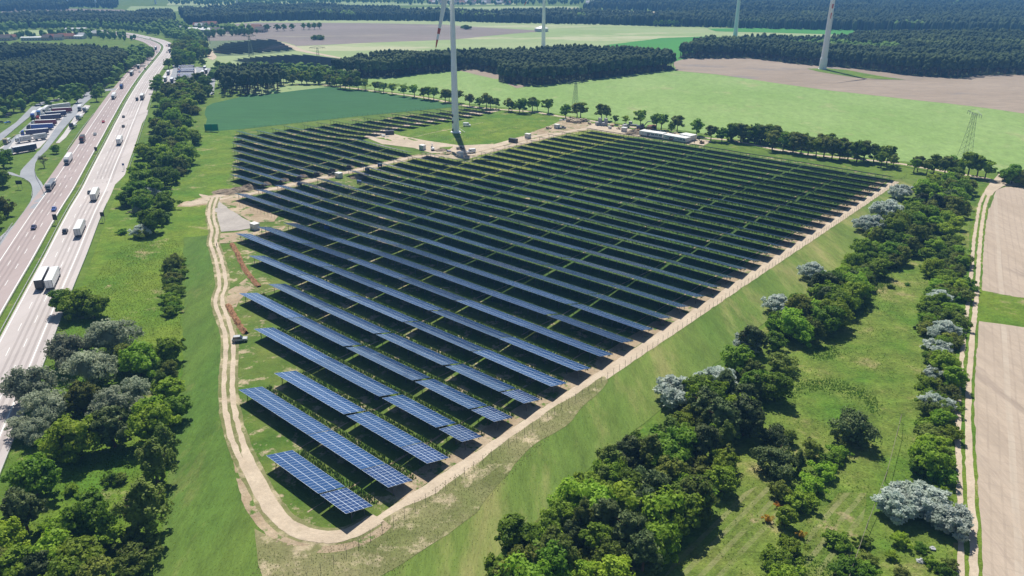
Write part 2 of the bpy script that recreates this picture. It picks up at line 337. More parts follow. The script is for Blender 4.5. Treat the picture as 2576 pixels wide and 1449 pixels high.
# near strips ----------------------------------------------------------------
S('meadow', [(340,362),(520,330),(600,322),(600,440),(620,468),(530,500),(525,600),(462,600),(450,760),(470,880),(430,1100),(400,1449),(385,1700),(-200,1700),(-60,1250),(25,1087),(152,782),(260,537)], LUSH, .01)
S('crop_strip', [(463,598),(525,592),(536,620),(546,680),(552,750),(562,820),(560,930),(566,1000),(585,1070),(610,1140),(640,1230),(680,1330),(740,1380),(800,1400),(760,1449),(740,1700),(360,1700),(386,1449),(420,1250),(440,1100),(462,900),(463,760)], CROP, .1)
S('grass_strip', [(2238,452),(2350,446),(2400,452),(2380,480),(2250,560),(2200,620),(1900,830),(1600,1080),(1400,1260),(1250,1400),(1100,1700),(600,1700),(760,1420),(1000,1290),(1600,880),(2000,620)], CROPR, .08)
S('dry_grass', [(640,1330),(680,1352),(760,1375),(880,1352),(940,1320),(1100,1240),(1260,1120),(1400,1020),(1520,945),(1530,960),(1480,1010),(1420,1075),(1330,1130),(1200,1290),(1040,1400),(960,1449),(900,1600),(600,1600),(660,1449)], DRYG, .18)
S('scrub_meadow', [(2390,470),(2440,470),(2440,560),(2425,800),(2410,1000),(2400,1449),(2400,1800),(1200,1800),(1250,1400),(1400,1270),(1600,1090),(1900,840),(2200,625),(2260,560)], SCRUB, .12)
S('field', [(2505,478),(2530,470),(2700,476),(2700,775),(2576,750),(2455,730),(2470,600)], PLOUGH, .12)
S('meadow', [(2454,728),(2576,748),(2800,780),(2800,835),(2576,826),(2448,806)], LUSH, .12)
S('field', [(2448,806),(2576,824),(2800,850),(2900,1900),(2430,1900),(2425,1449),(2440,1200),(2440,1000)], PLOUGH, .14)

S('meadow', [(1700,1400),(1870,1240),(1935,1215),(1975,1260),(1930,1340),(1850,1449),(1800,1560),(1600,1560)], STRIPY, .16)
S('meadow', [(2040,1330),(2110,1240),(2180,1240),(2170,1330),(2110,1449),(2080,1560),(1990,1560),(2010,1440)], STRIPY, .17)
TALLG = ground('tall green patch', (.045,.125,.018), (.075,.16,.022), None, s1=.1, s2=.6, famt=.4, bump=1.2)
# solar park floor -----------------------------------------------------------
def srow(k): return S0+PT*(k-1)
S('solar_park_ground', [xy(60,-103), xy(440,-117), xy(440,-330), xy(300,-365), xy(172,-362), xy(160,-300), xy(150,-296), xy(120,-270), xy(95,-215), xy(70,-180), xy(55,-130)], SOLG, .02, pixels=False)
DARKG2 = ground('tall dark self-shaded grass under panels', (.045,.100,.016), (.080,.140,.028), (.13,.15,.04), s1=.05, csc=.08, cth=.6, s2=.7, famt=.4, bump=.8)  # dark green tall grass, its self-shadow put into the colour as well
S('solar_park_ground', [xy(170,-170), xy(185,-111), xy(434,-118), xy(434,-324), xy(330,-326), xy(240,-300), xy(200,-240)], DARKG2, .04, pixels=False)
S('solar_park_ground', [(1475,326),(1620,340),(1560,357),(1420,392),(1330,428),(1200,455),(1100,446),(960,436),(870,440),(1060,392),(1180,388),(1295,359)], SOLY, .06)
S('solar_park_ground', [xy(190,-362), xy(300,-362), xy(300,-420), xy(440,-420), xy(436,-453), xy(380,-474), xy(350,-480), xy(315,-491), xy(276,-502), xy(265,-509), xy(254,-491), xy(242,-472), xy(231,-450), xy(220,-430), xy(209,-412), xy(194,-390)], SOLG, .03, pixels=False)
S('turbine_meadow', [(905,343),(1000,322),(1150,292),(1350,272),(1470,295),(1460,315),(1300,350),(1180,380),(1060,372),(960,350)], LUSH, .08)

# paths ----------------------------------------------------------------------
def pline(pts, n=8): return smooth_line([G(*p) for p in pts], n)
ring = pline([(541,497),(533,520),(532,550),(540,580),(536,610),(546,640),(556,680),(560,720),(552,745),(552,770),(563,800),(575,840),(578,880),(576,920),(574,960),(575,1000),(582,1050),(598,1110),(622,1165),(650,1220),(685,1280),(730,1325),(790,1348),(850,1350),(905,1332),(950,1302)], 5)
ribbon('path', ring, -1.75, -.45, SAND, .20); ribbon('path', ring, .45, 1.75, SAND, .20)
ribbon('path', ring, -2.6, 2.6, DRYG, .16)
low = pline([(606,1118),(622,1165),(650,1220),(685,1280),(730,1325),(790,1348),(850,1350),(905,1332),(950,1302)], 6)
_k = np.clip(np.linspace(0, 3.2, len(low)), 0, 1); _t = np.gradient(low, axis=0); _t /= np.linalg.norm(_t, axis=1)[:, None]; _n = np.stack([_t[:, 1], -_t[:, 0]], 1)
ribbon('path', low, low-_n*(.02+1.6*_k)[:, None], low+_n*(.02+1.75*_k)[:, None], SAND, .24)
ribbon('path', low, low+_n*1.9, low+_n*(1.92+2.6*_k)[:, None], DIRT, .15)
edge = np.array([xy(s, -104.4-(s-60)*.036) for s in np.arange(58, 434, 6)])
ribbon('path', edge, -1.7, 2.6, SAND, .12)
ribbon('verge', edge[4:], -7.0, -1.7, DIRT, .05)
diag = smooth_line([G(541,497), G(562,490), xy(158,-363.5), xy(172,-360.5), xy(185,-359.2)]+[xy(v_, -359.2) for v_ in range(200, 300, 14)]+[xy(302,-358), xy(312,-348), xy(322,-336)]+[xy(v_, -331.5) for v_ in range(334, 420, 14)]+[xy(424,-331), xy(436,-328)], 5)
ribbon('path', diag, -2.2, 2.1, SAND, .14)
ribbon('verge', diag, -4.6, 4.4, DIRT, .09)
up = pline([(925,345),(960,330),(1000,321),(1060,309),(1140,296),(1200,287),(1260,276),(1262,272)], 6)
ribbon('path', up, -3.4, 3.2, SAND, .12)
ribbon('path', pline([(1180,284),(1215,282),(1250,278),(1262,274)]), -2, 2, SAND, .17)
S('gravel_yard', [(527,503),(545,492),(562,500),(580,525),(610,548),(640,563),(634,574),(600,580),(560,583),(538,584),(528,560)], GRAVEL, .16)
S('bare_soil', [(500,488),(530,494),(545,503),(528,508),(510,497)], SAND, .19)
S('bare_soil', [(548,505),(590,495),(640,515),(700,545),(690,558),(640,560),(600,540),(570,520)], DIRT, .18)
S('bare_soil', [(540,590),(590,585),(660,572),(720,568),(700,590),(640,600),(575,612),(550,612)], DIRT, .14)
S('bare_soil', [(560,740),(620,700),(640,720),(600,760),(575,800),(566,780)], DIRT, .14)
S('bare_soil', [(1000,322),(915,345),(960,362),(1040,372),(1085,385),(1180,385),(1250,368),(1240,362),(1160,366),(1080,355),(1010,342),(985,335)], SAND, .10)
S('bare_soil', [(1100,378),(1190,378),(1260,358),(1330,338),(1420,315),(1480,300),(1600,316),(1700,330),(1760,342),(1790,356),(1770,366),(1700,356),(1480,325),(1400,338),(1300,362),(1180,400),(1120,398)], SAND, .09)
S('bare_soil', [(1310,345),(1380,318),(1410,304),(1480,298),(1495,310),(1470,322),(1400,333)], DIRT, .13)
avenue = pline([(700,214),(800,214),(840,217),(900,224),(960,232),(1040,242),(1120,256),(1180,268),(1260,276),(1340,282),(1400,292),(1460,300),(1520,310),(1600,322),(1680,334),(1760,346),(1840,354),(1900,366),(1960,378),(2060,392),(2180,403),(2260,412),(2330,424),(2400,436),(2470,448),(2500,455)], 6)
ribbon('path', avenue, -2.0, 1.8, SAND, .30)
ribbon('verge', avenue, -7, 5.5, LUSH, .24)
# right hand track with two ruts
rt = pline([(2500,462),(2487,480),(2475,505),(2468,530),(2462,570),(2456,620),(2452,680),(2447,740),(2440,800),(2434,860),(2428,920),(2424,980),(2422,1060),(2424,1150),(2428,1250),(2432,1350),(2432,1449),(2430,1700)], 6)
ribbon('verge', rt, -2.6, 2.4, LUSH, .18)
ribbon('path', rt, -1.85, -.45, SAND, .26); ribbon('path', rt, .45, 1.7, SAND, .26)
S('crossroad', [(2478,478),(2494,462),(2486,458),(2500,452),(2514,436),(2528,432),(2534,440),(2530,452),(2576,462),(2800,486),(2800,494),(2576,470),(2525,468),(2508,478),(2496,492),(2480,492)], SAND, .30)
# cable trenches across the rows
for t0, s0, s1 in ((-118.4, 66, 400), (-140, 78, 425), (-170.7, 100, 425), (-200.2, 112, 425), (-230.5, 118, 425), (-260.5, 150, 425), (-290.5, 160, 425), (-320, 178, 425), (-395, 215, 410), (-435, 240, 410), (-468, 262, 360)):
    ln = np.array([xy(s, t0-(s-70)*.012+random.uniform(-.3, .3)) for s in np.arange(s0, s1, 5)])
    ribbon('trench_strip', ln, -.25, .2, DIRT if t0 > -280 else SAND, .10)

# ------------------------------------------------------------------ motorway
ma = np.array(G(252, 362)); mb_ = np.array(G(0, 809)); mdir = (ma-mb_)/np.linalg.norm(ma-mb_); mnr = np.array([mdir[1], -mdir[0]])
def mo(off, along): return mb_+mdir*along+mnr*off
med = [mo(1, -330), mo(1, -150), mo(1, 0), mo(1, 150), mo(1, 270), mo(1.2, 400), mo(1.8, 520), mo(4, 650), mo(7, 740), mo(10.5, 840), mo(13, 930), mo(10.5, 1010), mo(-3, 1090), mo(-22, 1155), mo(-58, 1245)]
lastp = [G(312, 86), G(270, 81), G(235, 77), G(200, 75)]
med = smooth_line([tuple(m_) for m_ in med[:-1]]+lastp, 10)
med = resample(med, 12.0)
ribbon('motorway', med, 1.55, 16.9, CONC, .14)
ribbon('motorway', med, -17.2, -1.7, CONCP, .14)
ribbon('verge', med, -1.7, 1.55, GREEN, .16)
ribbon('verge', med, 16.9, 19.5, GREEN, .13)
WEAR = ground('worn concrete lane', (.36,.32,.31), (.42,.375,.36), None, s1=.03, s2=.25, famt=.07, fine=2, stretch=(3, .12), rot=R(-20.7), rough=.75)
WEARP = ground('worn pinkish lane', (.30,.245,.24), (.35,.29,.28), None, s1=.03, s2=.25, famt=.07, fine=2, stretch=(3, .12), rot=R(-20.7), rough=.75)
for o_ in (10.55, 12.35, 6.9, 8.6): ribbon('lane_wear', med, o_-.35, o_+.35, WEAR, .16)
for o_ in (-10.6, -12.4, -7.0, -8.7): ribbon('lane_wear', med, o_-.35, o_+.35, WEARP, .16)
ribbon('lane_wear', med, 13.9, 15.0, WEAR, .155)
def dashes(name, line, off, w, dash, gap, i0=0):
    L2 = offs(line, off); d = np.r_[0, np.cumsum(np.linalg.norm(np.diff(L2, axis=0), axis=1))]
    V = []; F = []; s = i0
    while s+dash < d[-1]:
        p = [np.array([np.interp(x, d, L2[:, 0]), np.interp(x, d, L2[:, 1])]) for x in (s, s+dash)]
        t = (p[1]-p[0])/np.linalg.norm(p[1]-p[0]); nn = np.array([t[1], -t[0]])*w/2; b = len(V)
        for a_, sg in ((p[0], -1), (p[0], 1), (p[1], 1), (p[1], -1)): c_ = a_+nn*sg; V.append((c_[0], c_[1], T1(*c_)+.115))
        F.append((b, b+1, b+2, b+3)); s += dash+gap
    o = link(name, build_mesh(name, V, F, WHITE)); tag(o, kind='structure')
for o_ in (-2.35, -13.4, 2.25, 13.4): ribbon('road_marking', med, o_-.17, o_+.17, WHITE, .18)
for k_, o_ in enumerate((-6.1, -9.6, 5.8, 9.55)): dashes('road_marking', med, o_, .2, 6, 12, 4+k_*5)
# the extra lane and exits on the left, towards the rest area
exl = np.array([mo(o_, a_) for a_, o_ in ((-300, -16.9), (-60, -16.9), (60, -16.9), (120, -16.8), (150, -17.4), (168, -19.2), (182, -22.5))])
def strip_pts(name, pts_a, pts_b, mat, off):
    n = len(pts_a); V = [(p[0], p[1], T1(*p)+off*.6) for p in list(pts_a)+list(pts_b)]
    me = build_mesh(name, V, [(i, i+1, n+i+1, n+i) for i in range(n-1)], mat)
    bm = bmesh.new(); bm.from_mesh(me); bm.normal_update()
    if sum(f.normal.z for f in bm.faces) < 0: bmesh.ops.reverse_faces(bm, faces=bm.faces[:]); bm.to_mesh(me)
    bm.free(); tag(link(name, me), kind='structure')
S('rest_area_road', [(0,596),(34,566),(60,532),(76,508),(82,492),(82,476),(78,462),(60,448),(36,442),(0,436),(0,428),(30,434),(50,442),(52,430),(60,420),(84,395),(94,382),(100,378),(112,380),(96,398),(88,412),(86,428),(92,444),(104,458),(114,478),(114,492),(92,520),(54,577),(0,662)], ASPH, .12)
S('rest_area_road', [(82,398),(100,378),(120,352),(140,322),(160,296),(180,270),(200,248),(218,232),(250,226),(292,222),(294,226),(262,230),(240,238),(212,262),(190,290),(162,322),(140,350),(118,378),(100,395)], ASPH, .20)
S('rest_area_road', [(-40,372),(0,336),(40,308),(62,286),(80,268),(100,258),(150,247),(160,249),(110,262),(92,276),(72,296),(40,322),(0,356),(-40,392)], ASPH, .16)
S('parking_lot', [(-30,392),(0,372),(30,352),(62,330),(80,310),(104,290),(150,280),(196,270),(178,290),(160,308),(130,340),(100,372),(86,378),(60,384),(12,392),(-10,420)], SLAB, .14)
S('rest_area_road', [(-30,402),(0,378),(30,350),(60,322),(78,306),(84,308),(64,328),(40,350),(22,372),(14,392),(-10,408)], ASPH, .19)
S('parking_lot', [(140,360),(160,336),(176,312),(190,290),(214,264),(228,266),(214,284),(190,312),(166,346),(150,360)], SLAB, .22)
S('verge', [(70,330),(84,308),(92,298),(110,300),(94,312),(40,340),(0,366),(-10,360),(30,338)], GREEN, .22)
# right hand lane of the acceleration strip and the right rest area
accel = [(a_, 17+min(1, max(0, (a_-175)/25))*4.2) for a_ in (165, 175, 185, 200, 260, 320, 380, 460, 540, 600, 640)]
_al = np.arange(165, 641, 6.0)
A_ = [mo(17+4.2*min(1, max(0, (a_-175)/25))*min(1, (640-a_)/80), a_) for a_ in _al]; B_ = [mo(16.8, a_) for a_ in _al]
strip_pts('motorway', A_, B_, CONC, .19)
S('motorway', [(344,314),(352,294),(366,278),(372,276),(372,288),(362,304),(350,322)], CONC, .17)
z9 = lambda x, y: ((540+.31746*x)*.67083, (140+.31746*y)*.67083)
S('rest_area_road', [z9(240,700), z9(255,600), z9(300,500), z9(330,420), z9(350,360), z9(335,330), z9(420,325), z9(415,370), z9(400,440), z9(385,510), z9(350,580), z9(300,640), z9(262,700)], ASPH, .16)
S('parking_lot', [z9(210,480), z9(262,400), z9(320,380), z9(350,370), z9(330,420), z9(300,500), z9(262,590), z9(235,620)], SLAB, .14)
S('parking_lot', [z9(410,350), z9(600,350), z9(620,400), z9(610,520), z9(590,560), z9(540,570), z9(380,560), z9(370,590), z9(350,590), z9(385,510), z9(400,440)], SLAB, .2)
S('rest_area_road', [z9(610,350), z9(680,350), z9(760,365), z9(820,380), z9(860,410), z9(850,480), z9(835,560), z9(825,680), z9(780,680), z9(775,560), z9(770,480), z9(740,430), z9(690,450), z9(680,500), z9(620,500), z9(600,420)], ASPH, .18)
S('parking_lot', [z9(660,400), z9(740,400), z9(760,440), z9(740,480), z9(680,500)], SLAB, .22)

# ------------------------------------------------------------------ mesh builder
class MB:
    def __init__(s): s.v = []; s.f = []; s.mi = []
    def add(s, V, F, m=0):
        b = len(s.v); s.v += [tuple(p) for p in V]; s.f += [tuple(b+i for i in f) for f in F]; s.mi += [m]*len(F); return s
    def box(s, x0, x1, y0, y1, z0, z1, m=0, tx=0.0, ty=0.0):
        V = [(x0, y0, z0), (x1, y0, z0), (x1, y1, z0), (x0, y1, z0), (x0+tx, y0+ty, z1), (x1-tx, y0+ty, z1), (x1-tx, y1-ty, z1), (x0+tx, y1-ty, z1)]
        return s.add(V, [(0, 3, 2, 1), (4, 5, 6, 7), (0, 1, 5, 4), (1, 2, 6, 5), (2, 3, 7, 6), (3, 0, 4, 7)], m)
    def tube(s, a, b, r0, r1=None, n=8, m=0, cap=True):
        a = Vector(a); b = Vector(b); r1 = r0 if r1 is None else r1; d = (b-a).normalized()
        u = d.orthogonal().normalized(); w_ = d.cross(u); V = []
        for c, r in ((a, r0), (b, r1)):
            for k in range(n):
                t = 2*math.pi*k/n+math.pi/n; V.append(c+u*math.cos(t)*r+w_*math.sin(t)*r)
        F = [(k, (k+1) % n, n+(k+1) % n, n+k) for k in range(n)]
        if cap: F += [tuple(range(n-1, -1, -1)), tuple(range(n, 2*n))]
        return s.add(V, F, m)
    def prism(s, prof, y0, y1, m=0):                    # profile in x,z swept along y
        n = len(prof); V = [(x, y0, z) for x, z in prof]+[(x, y1, z) for x, z in prof]
        F = [(k, (k+1) % n, n+(k+1) % n, n+k) for k in range(n)]+[tuple(range(n-1, -1, -1)), tuple(range(n, 2*n))]
        return s.add(V, F, m)
    def mesh(s, name, mats, smooth=False, bevel=0):
        me = bpy.data.meshes.new(name); me.from_pydata(s.v, [], s.f)
        for m in (mats if isinstance(mats, (list, tuple)) else [mats]): me.materials.append(m)
        me.polygons.foreach_set('material_index', s.mi)
        bm = bmesh.new(); bm.from_mesh(me); bmesh.ops.recalc_face_normals(bm, faces=bm.faces[:])
        if bevel: bmesh.ops.bevel(bm, geom=bm.edges[:], offset=bevel, segments=1, affect='EDGES', clamp_overlap=True)
        bm.to_mesh(me); bm.free()
        if smooth: me.polygons.foreach_set('use_smooth', [True]*len(me.polygons))
        return me
    def build(s, name, mats, parent=None, **k): return link(name, s.mesh(name, mats, **k), parent)
def rotm(me, rz, loc=(0, 0, 0)):
    me.transform(Matrix.Translation(loc) @ Matrix.Rotation(rz, 4, 'Z')); return me

# ------------------------------------------------------------------ trees
BARK = plain('bark', (.11, .085, .06), .9); PBARK = plain('pine bark', (.17, .10, .06), .9)
F_OAK = foliage('leaves deep green', (.110,.215,.014), (.215,.345,.028))
F_LIME = foliage('leaves fresh green', (.190,.320,.018), (.310,.440,.038))
F_OLIVE = foliage('leaves olive green', (.150,.205,.030), (.240,.290,.052))
F_GREY = foliage('leaves grey green', (.260,.310,.200), (.400,.450,.310))
F_SILV = foliage('leaves silver', (.46,.54,.45), (.66,.72,.66), obvar=.15)
F_PINE = foliage('needles', (.065,.105,.030), (.130,.175,.055), trans=.25)
F_BIRCH = foliage('leaves birch', (.140,.205,.034), (.225,.295,.058))
F_BROOM = foliage('yellow orange blossom', (.55,.27,.02), (.45,.30,.03), obvar=.1)
F_BARE = foliage('thin grey leaves', (.12,.135,.085), (.16,.16,.11))
def quads(me_name, C, N, size, mat, aspect=1.0, extra=None):
    """many small leaf faces: centres C, normals N"""
    n = len(C); N = N/np.linalg.norm(N, axis=1)[:, None]
    a = rng.normal(size=(n, 3)); u = np.cross(N, a); u /= np.linalg.norm(u, axis=1)[:, None]; v = np.cross(N, u)
    s = size*rng.uniform(.6, 1.35, n)[:, None]/2
    P = np.stack([C-u*s*aspect-v*s*.6, C+u*s*aspect*.8-v*s, C+u*s*aspect+v*s*.7, C-u*s*aspect*.7+v*s], 1).reshape(-1, 3)
    F = np.arange(4*n).reshape(n, 4); V = P
    me = bpy.data.meshes.new(me_name)
    ev, ef = extra if extra is not None else (np.zeros((0, 3)), [])
    tot = len(V)+len(ev); me.vertices.add(tot); me.vertices.foreach_set('co', np.concatenate([V, ev]).ravel())
    ef = np.array(ef, int).reshape(-1, 3) if len(ef) else np.zeros((0, 3), int)
    nl = 4*n+3*len(ef); me.loops.add(nl); me.loops.foreach_set('vertex_index', np.concatenate([F.ravel(), (ef+len(V)).ravel()]).astype(np.int32))
    me.polygons.add(n+len(ef)); me.polygons.foreach_set('loop_start', np.concatenate([np.arange(n)*4, 4*n+np.arange(len(ef))*3]).astype(np.int32))
    me.materials.append(mat); me.update(calc_edges=True); me.validate(); return me
def ico(sub=2):
    bm = bmesh.new(); bmesh.ops.create_icosphere(bm, subdivisions=sub, radius=1)
    V = np.array([v.co[:] for v in bm.verts]); F = [[v.index for v in f.verts] for f in bm.faces]; bm.free(); return V, F
ICO2 = ico(2)
def crown(kind, h, r, mat, n=2600, leaf=.42, name='crown'):
    z0 = {'broad': .04, 'roadside': .24, 'bush': -.06, 'birch': .06, 'pine': .12, 'silver': 0, 'sparse': .2}.get(kind, .2)*h
    cz = (h+z0)/2; rz = (h-z0)/2
    k = max(14, n//70)
    d = rng.normal(size=(k, 3)); d[:, 2] += .35; d /= np.linalg.norm(d, axis=1)[:, None]
    rad = rng.uniform(.45, 1.02, k)[:, None]
    Cc = d*rad*np.array([r, r, rz]); 
    lob = 1+.22*np.sin(3*np.arctan2(d[:, 1], d[:, 0])+rng.uniform(0, 6))+.10*np.sin(5*np.arctan2(d[:, 1], d[:, 0])+rng.uniform(0, 6)); Cc[:, :2] *= lob[:, None]
    if kind == 'birch': Cc[:, :2] *= (1.05-.45*np.clip(Cc[:, 2:]/rz, -1, 1))*.8
    if kind == 'pine': Cc[:, :2] *= np.clip(1.0-.35*Cc[:, 2:]/rz, .5, 1.25)*.9
    cr = rng.uniform(.13, .34, k)*r*(.8 if kind in ('pine', 'silver') else 1)
    idx = rng.integers(0, k, n); e = rng.normal(size=(n, 3)); e /= np.linalg.norm(e, axis=1)[:, None]
    sq = np.array([1, 1, .65]) if kind != 'birch' else np.array([.7, .7, 1.3])
    P = Cc[idx]+e*cr[idx][:, None]*rng.uniform(.55, 1.05, n)[:, None]*sq
    N = e*.8+P/np.array([r, r, rz])*.7+rng.normal(size=(n, 3))*(1.6 if kind == 'silver' else .75)+np.array([0, 0, .35])
    V, F = ICO2; q_ = .12 if kind == 'silver' else .45 if kind == 'bush' else .54; core = V*np.array([r*q_, r*q_, rz*(q_+.06)])*(1+.12*rng.normal(size=(len(V), 1)))
    P[:, 2] += cz; core = core.copy(); core[:, 2] += cz-.06*rz
    asp = {'pine': 1.9, 'silver': 2.6, 'birch': 1.4}.get(kind, 1.15)
    if kind == 'sparse': return quads(name, P, N, leaf, mat, 1.6)
    return quads(name, P, N, leaf, mat, asp, (core, F))
def trunk_mesh(h, r, kind, crown_r, mat):
    m = MB(); tr = .035*h if kind != 'bush' else .02*h+.03
    top = h*(.80 if kind != 'bush' else .5); x = y = 0.0; segs = 5; pts = [(0, 0, -.3)]
    for k in range(1, segs+1): pts.append((random.uniform(-.03, .03)*h*k/segs, random.uniform(-.03, .03)*h*k/segs, top*k/segs))
    for k in range(segs): m.tube(pts[k], pts[k+1], tr*(1-.16*k), tr*(1-.16*(k+1)), 7)
    for k in range(7 if kind != 'sparse' else 26):
        zz = random.uniform(.28, .75)*h; a = random.uniform(0, 6.28); b = Vector((0, 0, zz)); L_ = crown_r*random.uniform(.55, .85)
        e = b+Vector((math.cos(a)*L_, math.sin(a)*L_, L_*random.uniform(.3, .9))); mid = b.lerp(e, .5)+Vector((0, 0, -.06*L_))
        m.tube(b, mid, tr*.38, tr*.25, 5); m.tube(mid, e, tr*.25, tr*.07, 5)
    return m.mesh('trunk', mat)
def tree_proto(nm, kind, h, r, fm, bm_, n=2600, leaf=.42):
    def fn():
        o = empty(nm); link('crown', crown(kind, h, r, fm, n, leaf), o)
        link('trunk' if kind not in ('bush', 'silver') else 'stem', trunk_mesh(h, r, kind, r, bm_), o); return o
    return Proto(fn), h, r
TP = {
 'oak': [tree_proto('broadleaf_tree', 'broad', 10, 5.2, F_OAK, BARK, 6500, .50), tree_proto('broadleaf_tree', 'broad', 10, 4.8, F_OAK, BARK, 6000, .48), tree_proto('broadleaf_tree', 'broad', 11, 5.0, F_OAK, BARK, 6200, .48)],
 'lime': [tree_proto('broadleaf_tree', 'broad', 9, 4.9, F_LIME, BARK, 6000, .48), tree_proto('broadleaf_tree', 'broad', 8.5, 4.3, F_LIME, BARK, 5200, .44)],
 'olive': [tree_proto('broadleaf_tree', 'broad', 10, 4.7, F_OLIVE, BARK, 6000, .44)],
 'grey': [tree_proto('willow_tree', 'broad', 10, 5.8, F_GREY, BARK, 8000, .40), tree_proto('willow_tree', 'broad', 9, 5.2, F_GREY, BARK, 7000, .38)],
 'birch': [tree_proto('birch_tree', 'birch', 12, 4.4, F_BIRCH, BARK, 6500, .36), tree_proto('birch_tree', 'birch', 11, 4.0, F_BIRCH, BARK, 5600, .34)],
 'pine': [tree_proto('pine_tree', 'pine', 10, 4.6, F_PINE, PBARK, 6500, .36), tree_proto('pine_tree', 'pine', 12, 4.5, F_PINE, PBARK, 6500, .38)],
 'silver': [tree_proto('silver_shrub', 'silver', 3.6, 2.9, F_SILV, BARK, 6500, .20), tree_proto('silver_shrub', 'silver', 3.2, 2.6, F_SILV, BARK, 6000, .20)],
 'bush': [tree_proto('shrub', 'bush', 3.0, 2.9, F_LIME, BARK, 3000, .28), tree_proto('shrub', 'bush', 2.8, 2.7, F_OAK, BARK, 2800, .28), tree_proto('shrub', 'bush', 3.2, 2.8, F_OLIVE, BARK, 2900, .28)],
 'pinebush': [tree_proto('pine_tree', 'bush', 7, 4.6, F_PINE, PBARK, 8000, .34)],
 'bare': [tree_proto('broadleaf_tree', 'sparse', 9, 3.8, F_BARE, BARK, 900, .22)],
 'broom': [tree_proto('shrub', 'bush', 1.6, 1.3, F_BROOM, BARK, 700, .14)],
 'avenue': [tree_proto('avenue_tree', 'roadside', 12, 4.9, F_OAK, BARK, 2600, .62), tree_proto('avenue_tree', 'roadside', 11, 4.3, F_OLIVE, BARK, 2300, .58), tree_proto('avenue_tree', 'roadside', 12, 4.6, F_LIME, BARK, 2300, .6)],
 'wood': [tree_proto('broadleaf_tree', 'broad', 11, 5.6, F_OAK, BARK, 2600, .75), tree_proto('broadleaf_tree', 'broad', 11, 5.2, F_OLIVE, BARK, 2400, .7), tree_proto('broadleaf_tree', 'broad', 11, 5.4, F_LIME, BARK, 2400, .72)],
}
NTREE = [0]
def tree(kind, x, y, h, label, group=None, var=None):
    v = TP[kind]; p, ph, pr = v[var % len(v)] if var is not None else random.choice(v); s = h/ph
    cat = 'shrub' if kind in ('bush', 'silver', 'broom') else 'tree'
    NTREE[0] += 1
    return p.place(x, y, random.uniform(0, 6.28), (s*random.uniform(.92, 1.12), s*random.uniform(.92, 1.12), s), label=label, cat=cat, group=group)
def inside(poly, X, Y):
    n = len(poly); c = np.zeros(X.shape, bool); j = n-1
    for i in range(n):
        xi, yi = poly[i]; xj, yj = poly[j]
        c ^= ((yi > Y) != (yj > Y)) & (X < (xj-xi)*(Y-yi)/((yj-yi)+1e-12)+xi); j = i
    return c
def scatter(poly, sp, jit=.45, excl=()):
    W_ = [G(*p) for p in poly]; xs = [p[0] for p in W_]; ys = [p[1] for p in W_]
    X, Y = np.meshgrid(np.arange(min(xs), max(xs), sp), np.arange(min(ys), max(ys), sp*.87)); X = X+(np.arange(X.shape[0]) % 2)[:, None]*sp/2
    X = X+rng.uniform(-jit, jit, X.shape)*sp; Y = Y+rng.uniform(-jit, jit, Y.shape)*sp
    k = inside(W_, X, Y)
    for e in excl: k &= ~inside([G(*p) for p in e], X, Y)
    return np.stack([X[k], Y[k]], 1)
def belt(poly, sp, mix, hr, label, group, excl=(), cap=999, small=1.0):
    P = scatter(poly, sp, .4, excl); rng.shuffle(P); P = P[:cap]
    kinds = [k for k, w_ in mix]; ws = np.array([w_ for k, w_ in mix], float); ws /= ws.sum()
    DESC = {'oak': 'dark green broadleaf tree', 'lime': 'bright green broadleaf tree', 'olive': 'olive green broadleaf tree', 'grey': 'grey green willow', 'birch': 'drooping birch',
            'pine': 'dark pine', 'silver': 'silvery white shrub', 'bush': 'low green shrub', 'avenue': 'slim green roadside tree', 'wood': 'full crowned green tree'}
    for x, y in P:
        k = str(rng.choice(kinds, p=ws)); h = rng.uniform(*hr)*(.55 if k in ('bush', 'silver') else 1.1 if k in ('birch', 'pine') else 1)
        u, v = pix(x, y, 0)
        tree(k, x, y, h, DESC[k]+' '+label, DESC[k]+'s '+group)

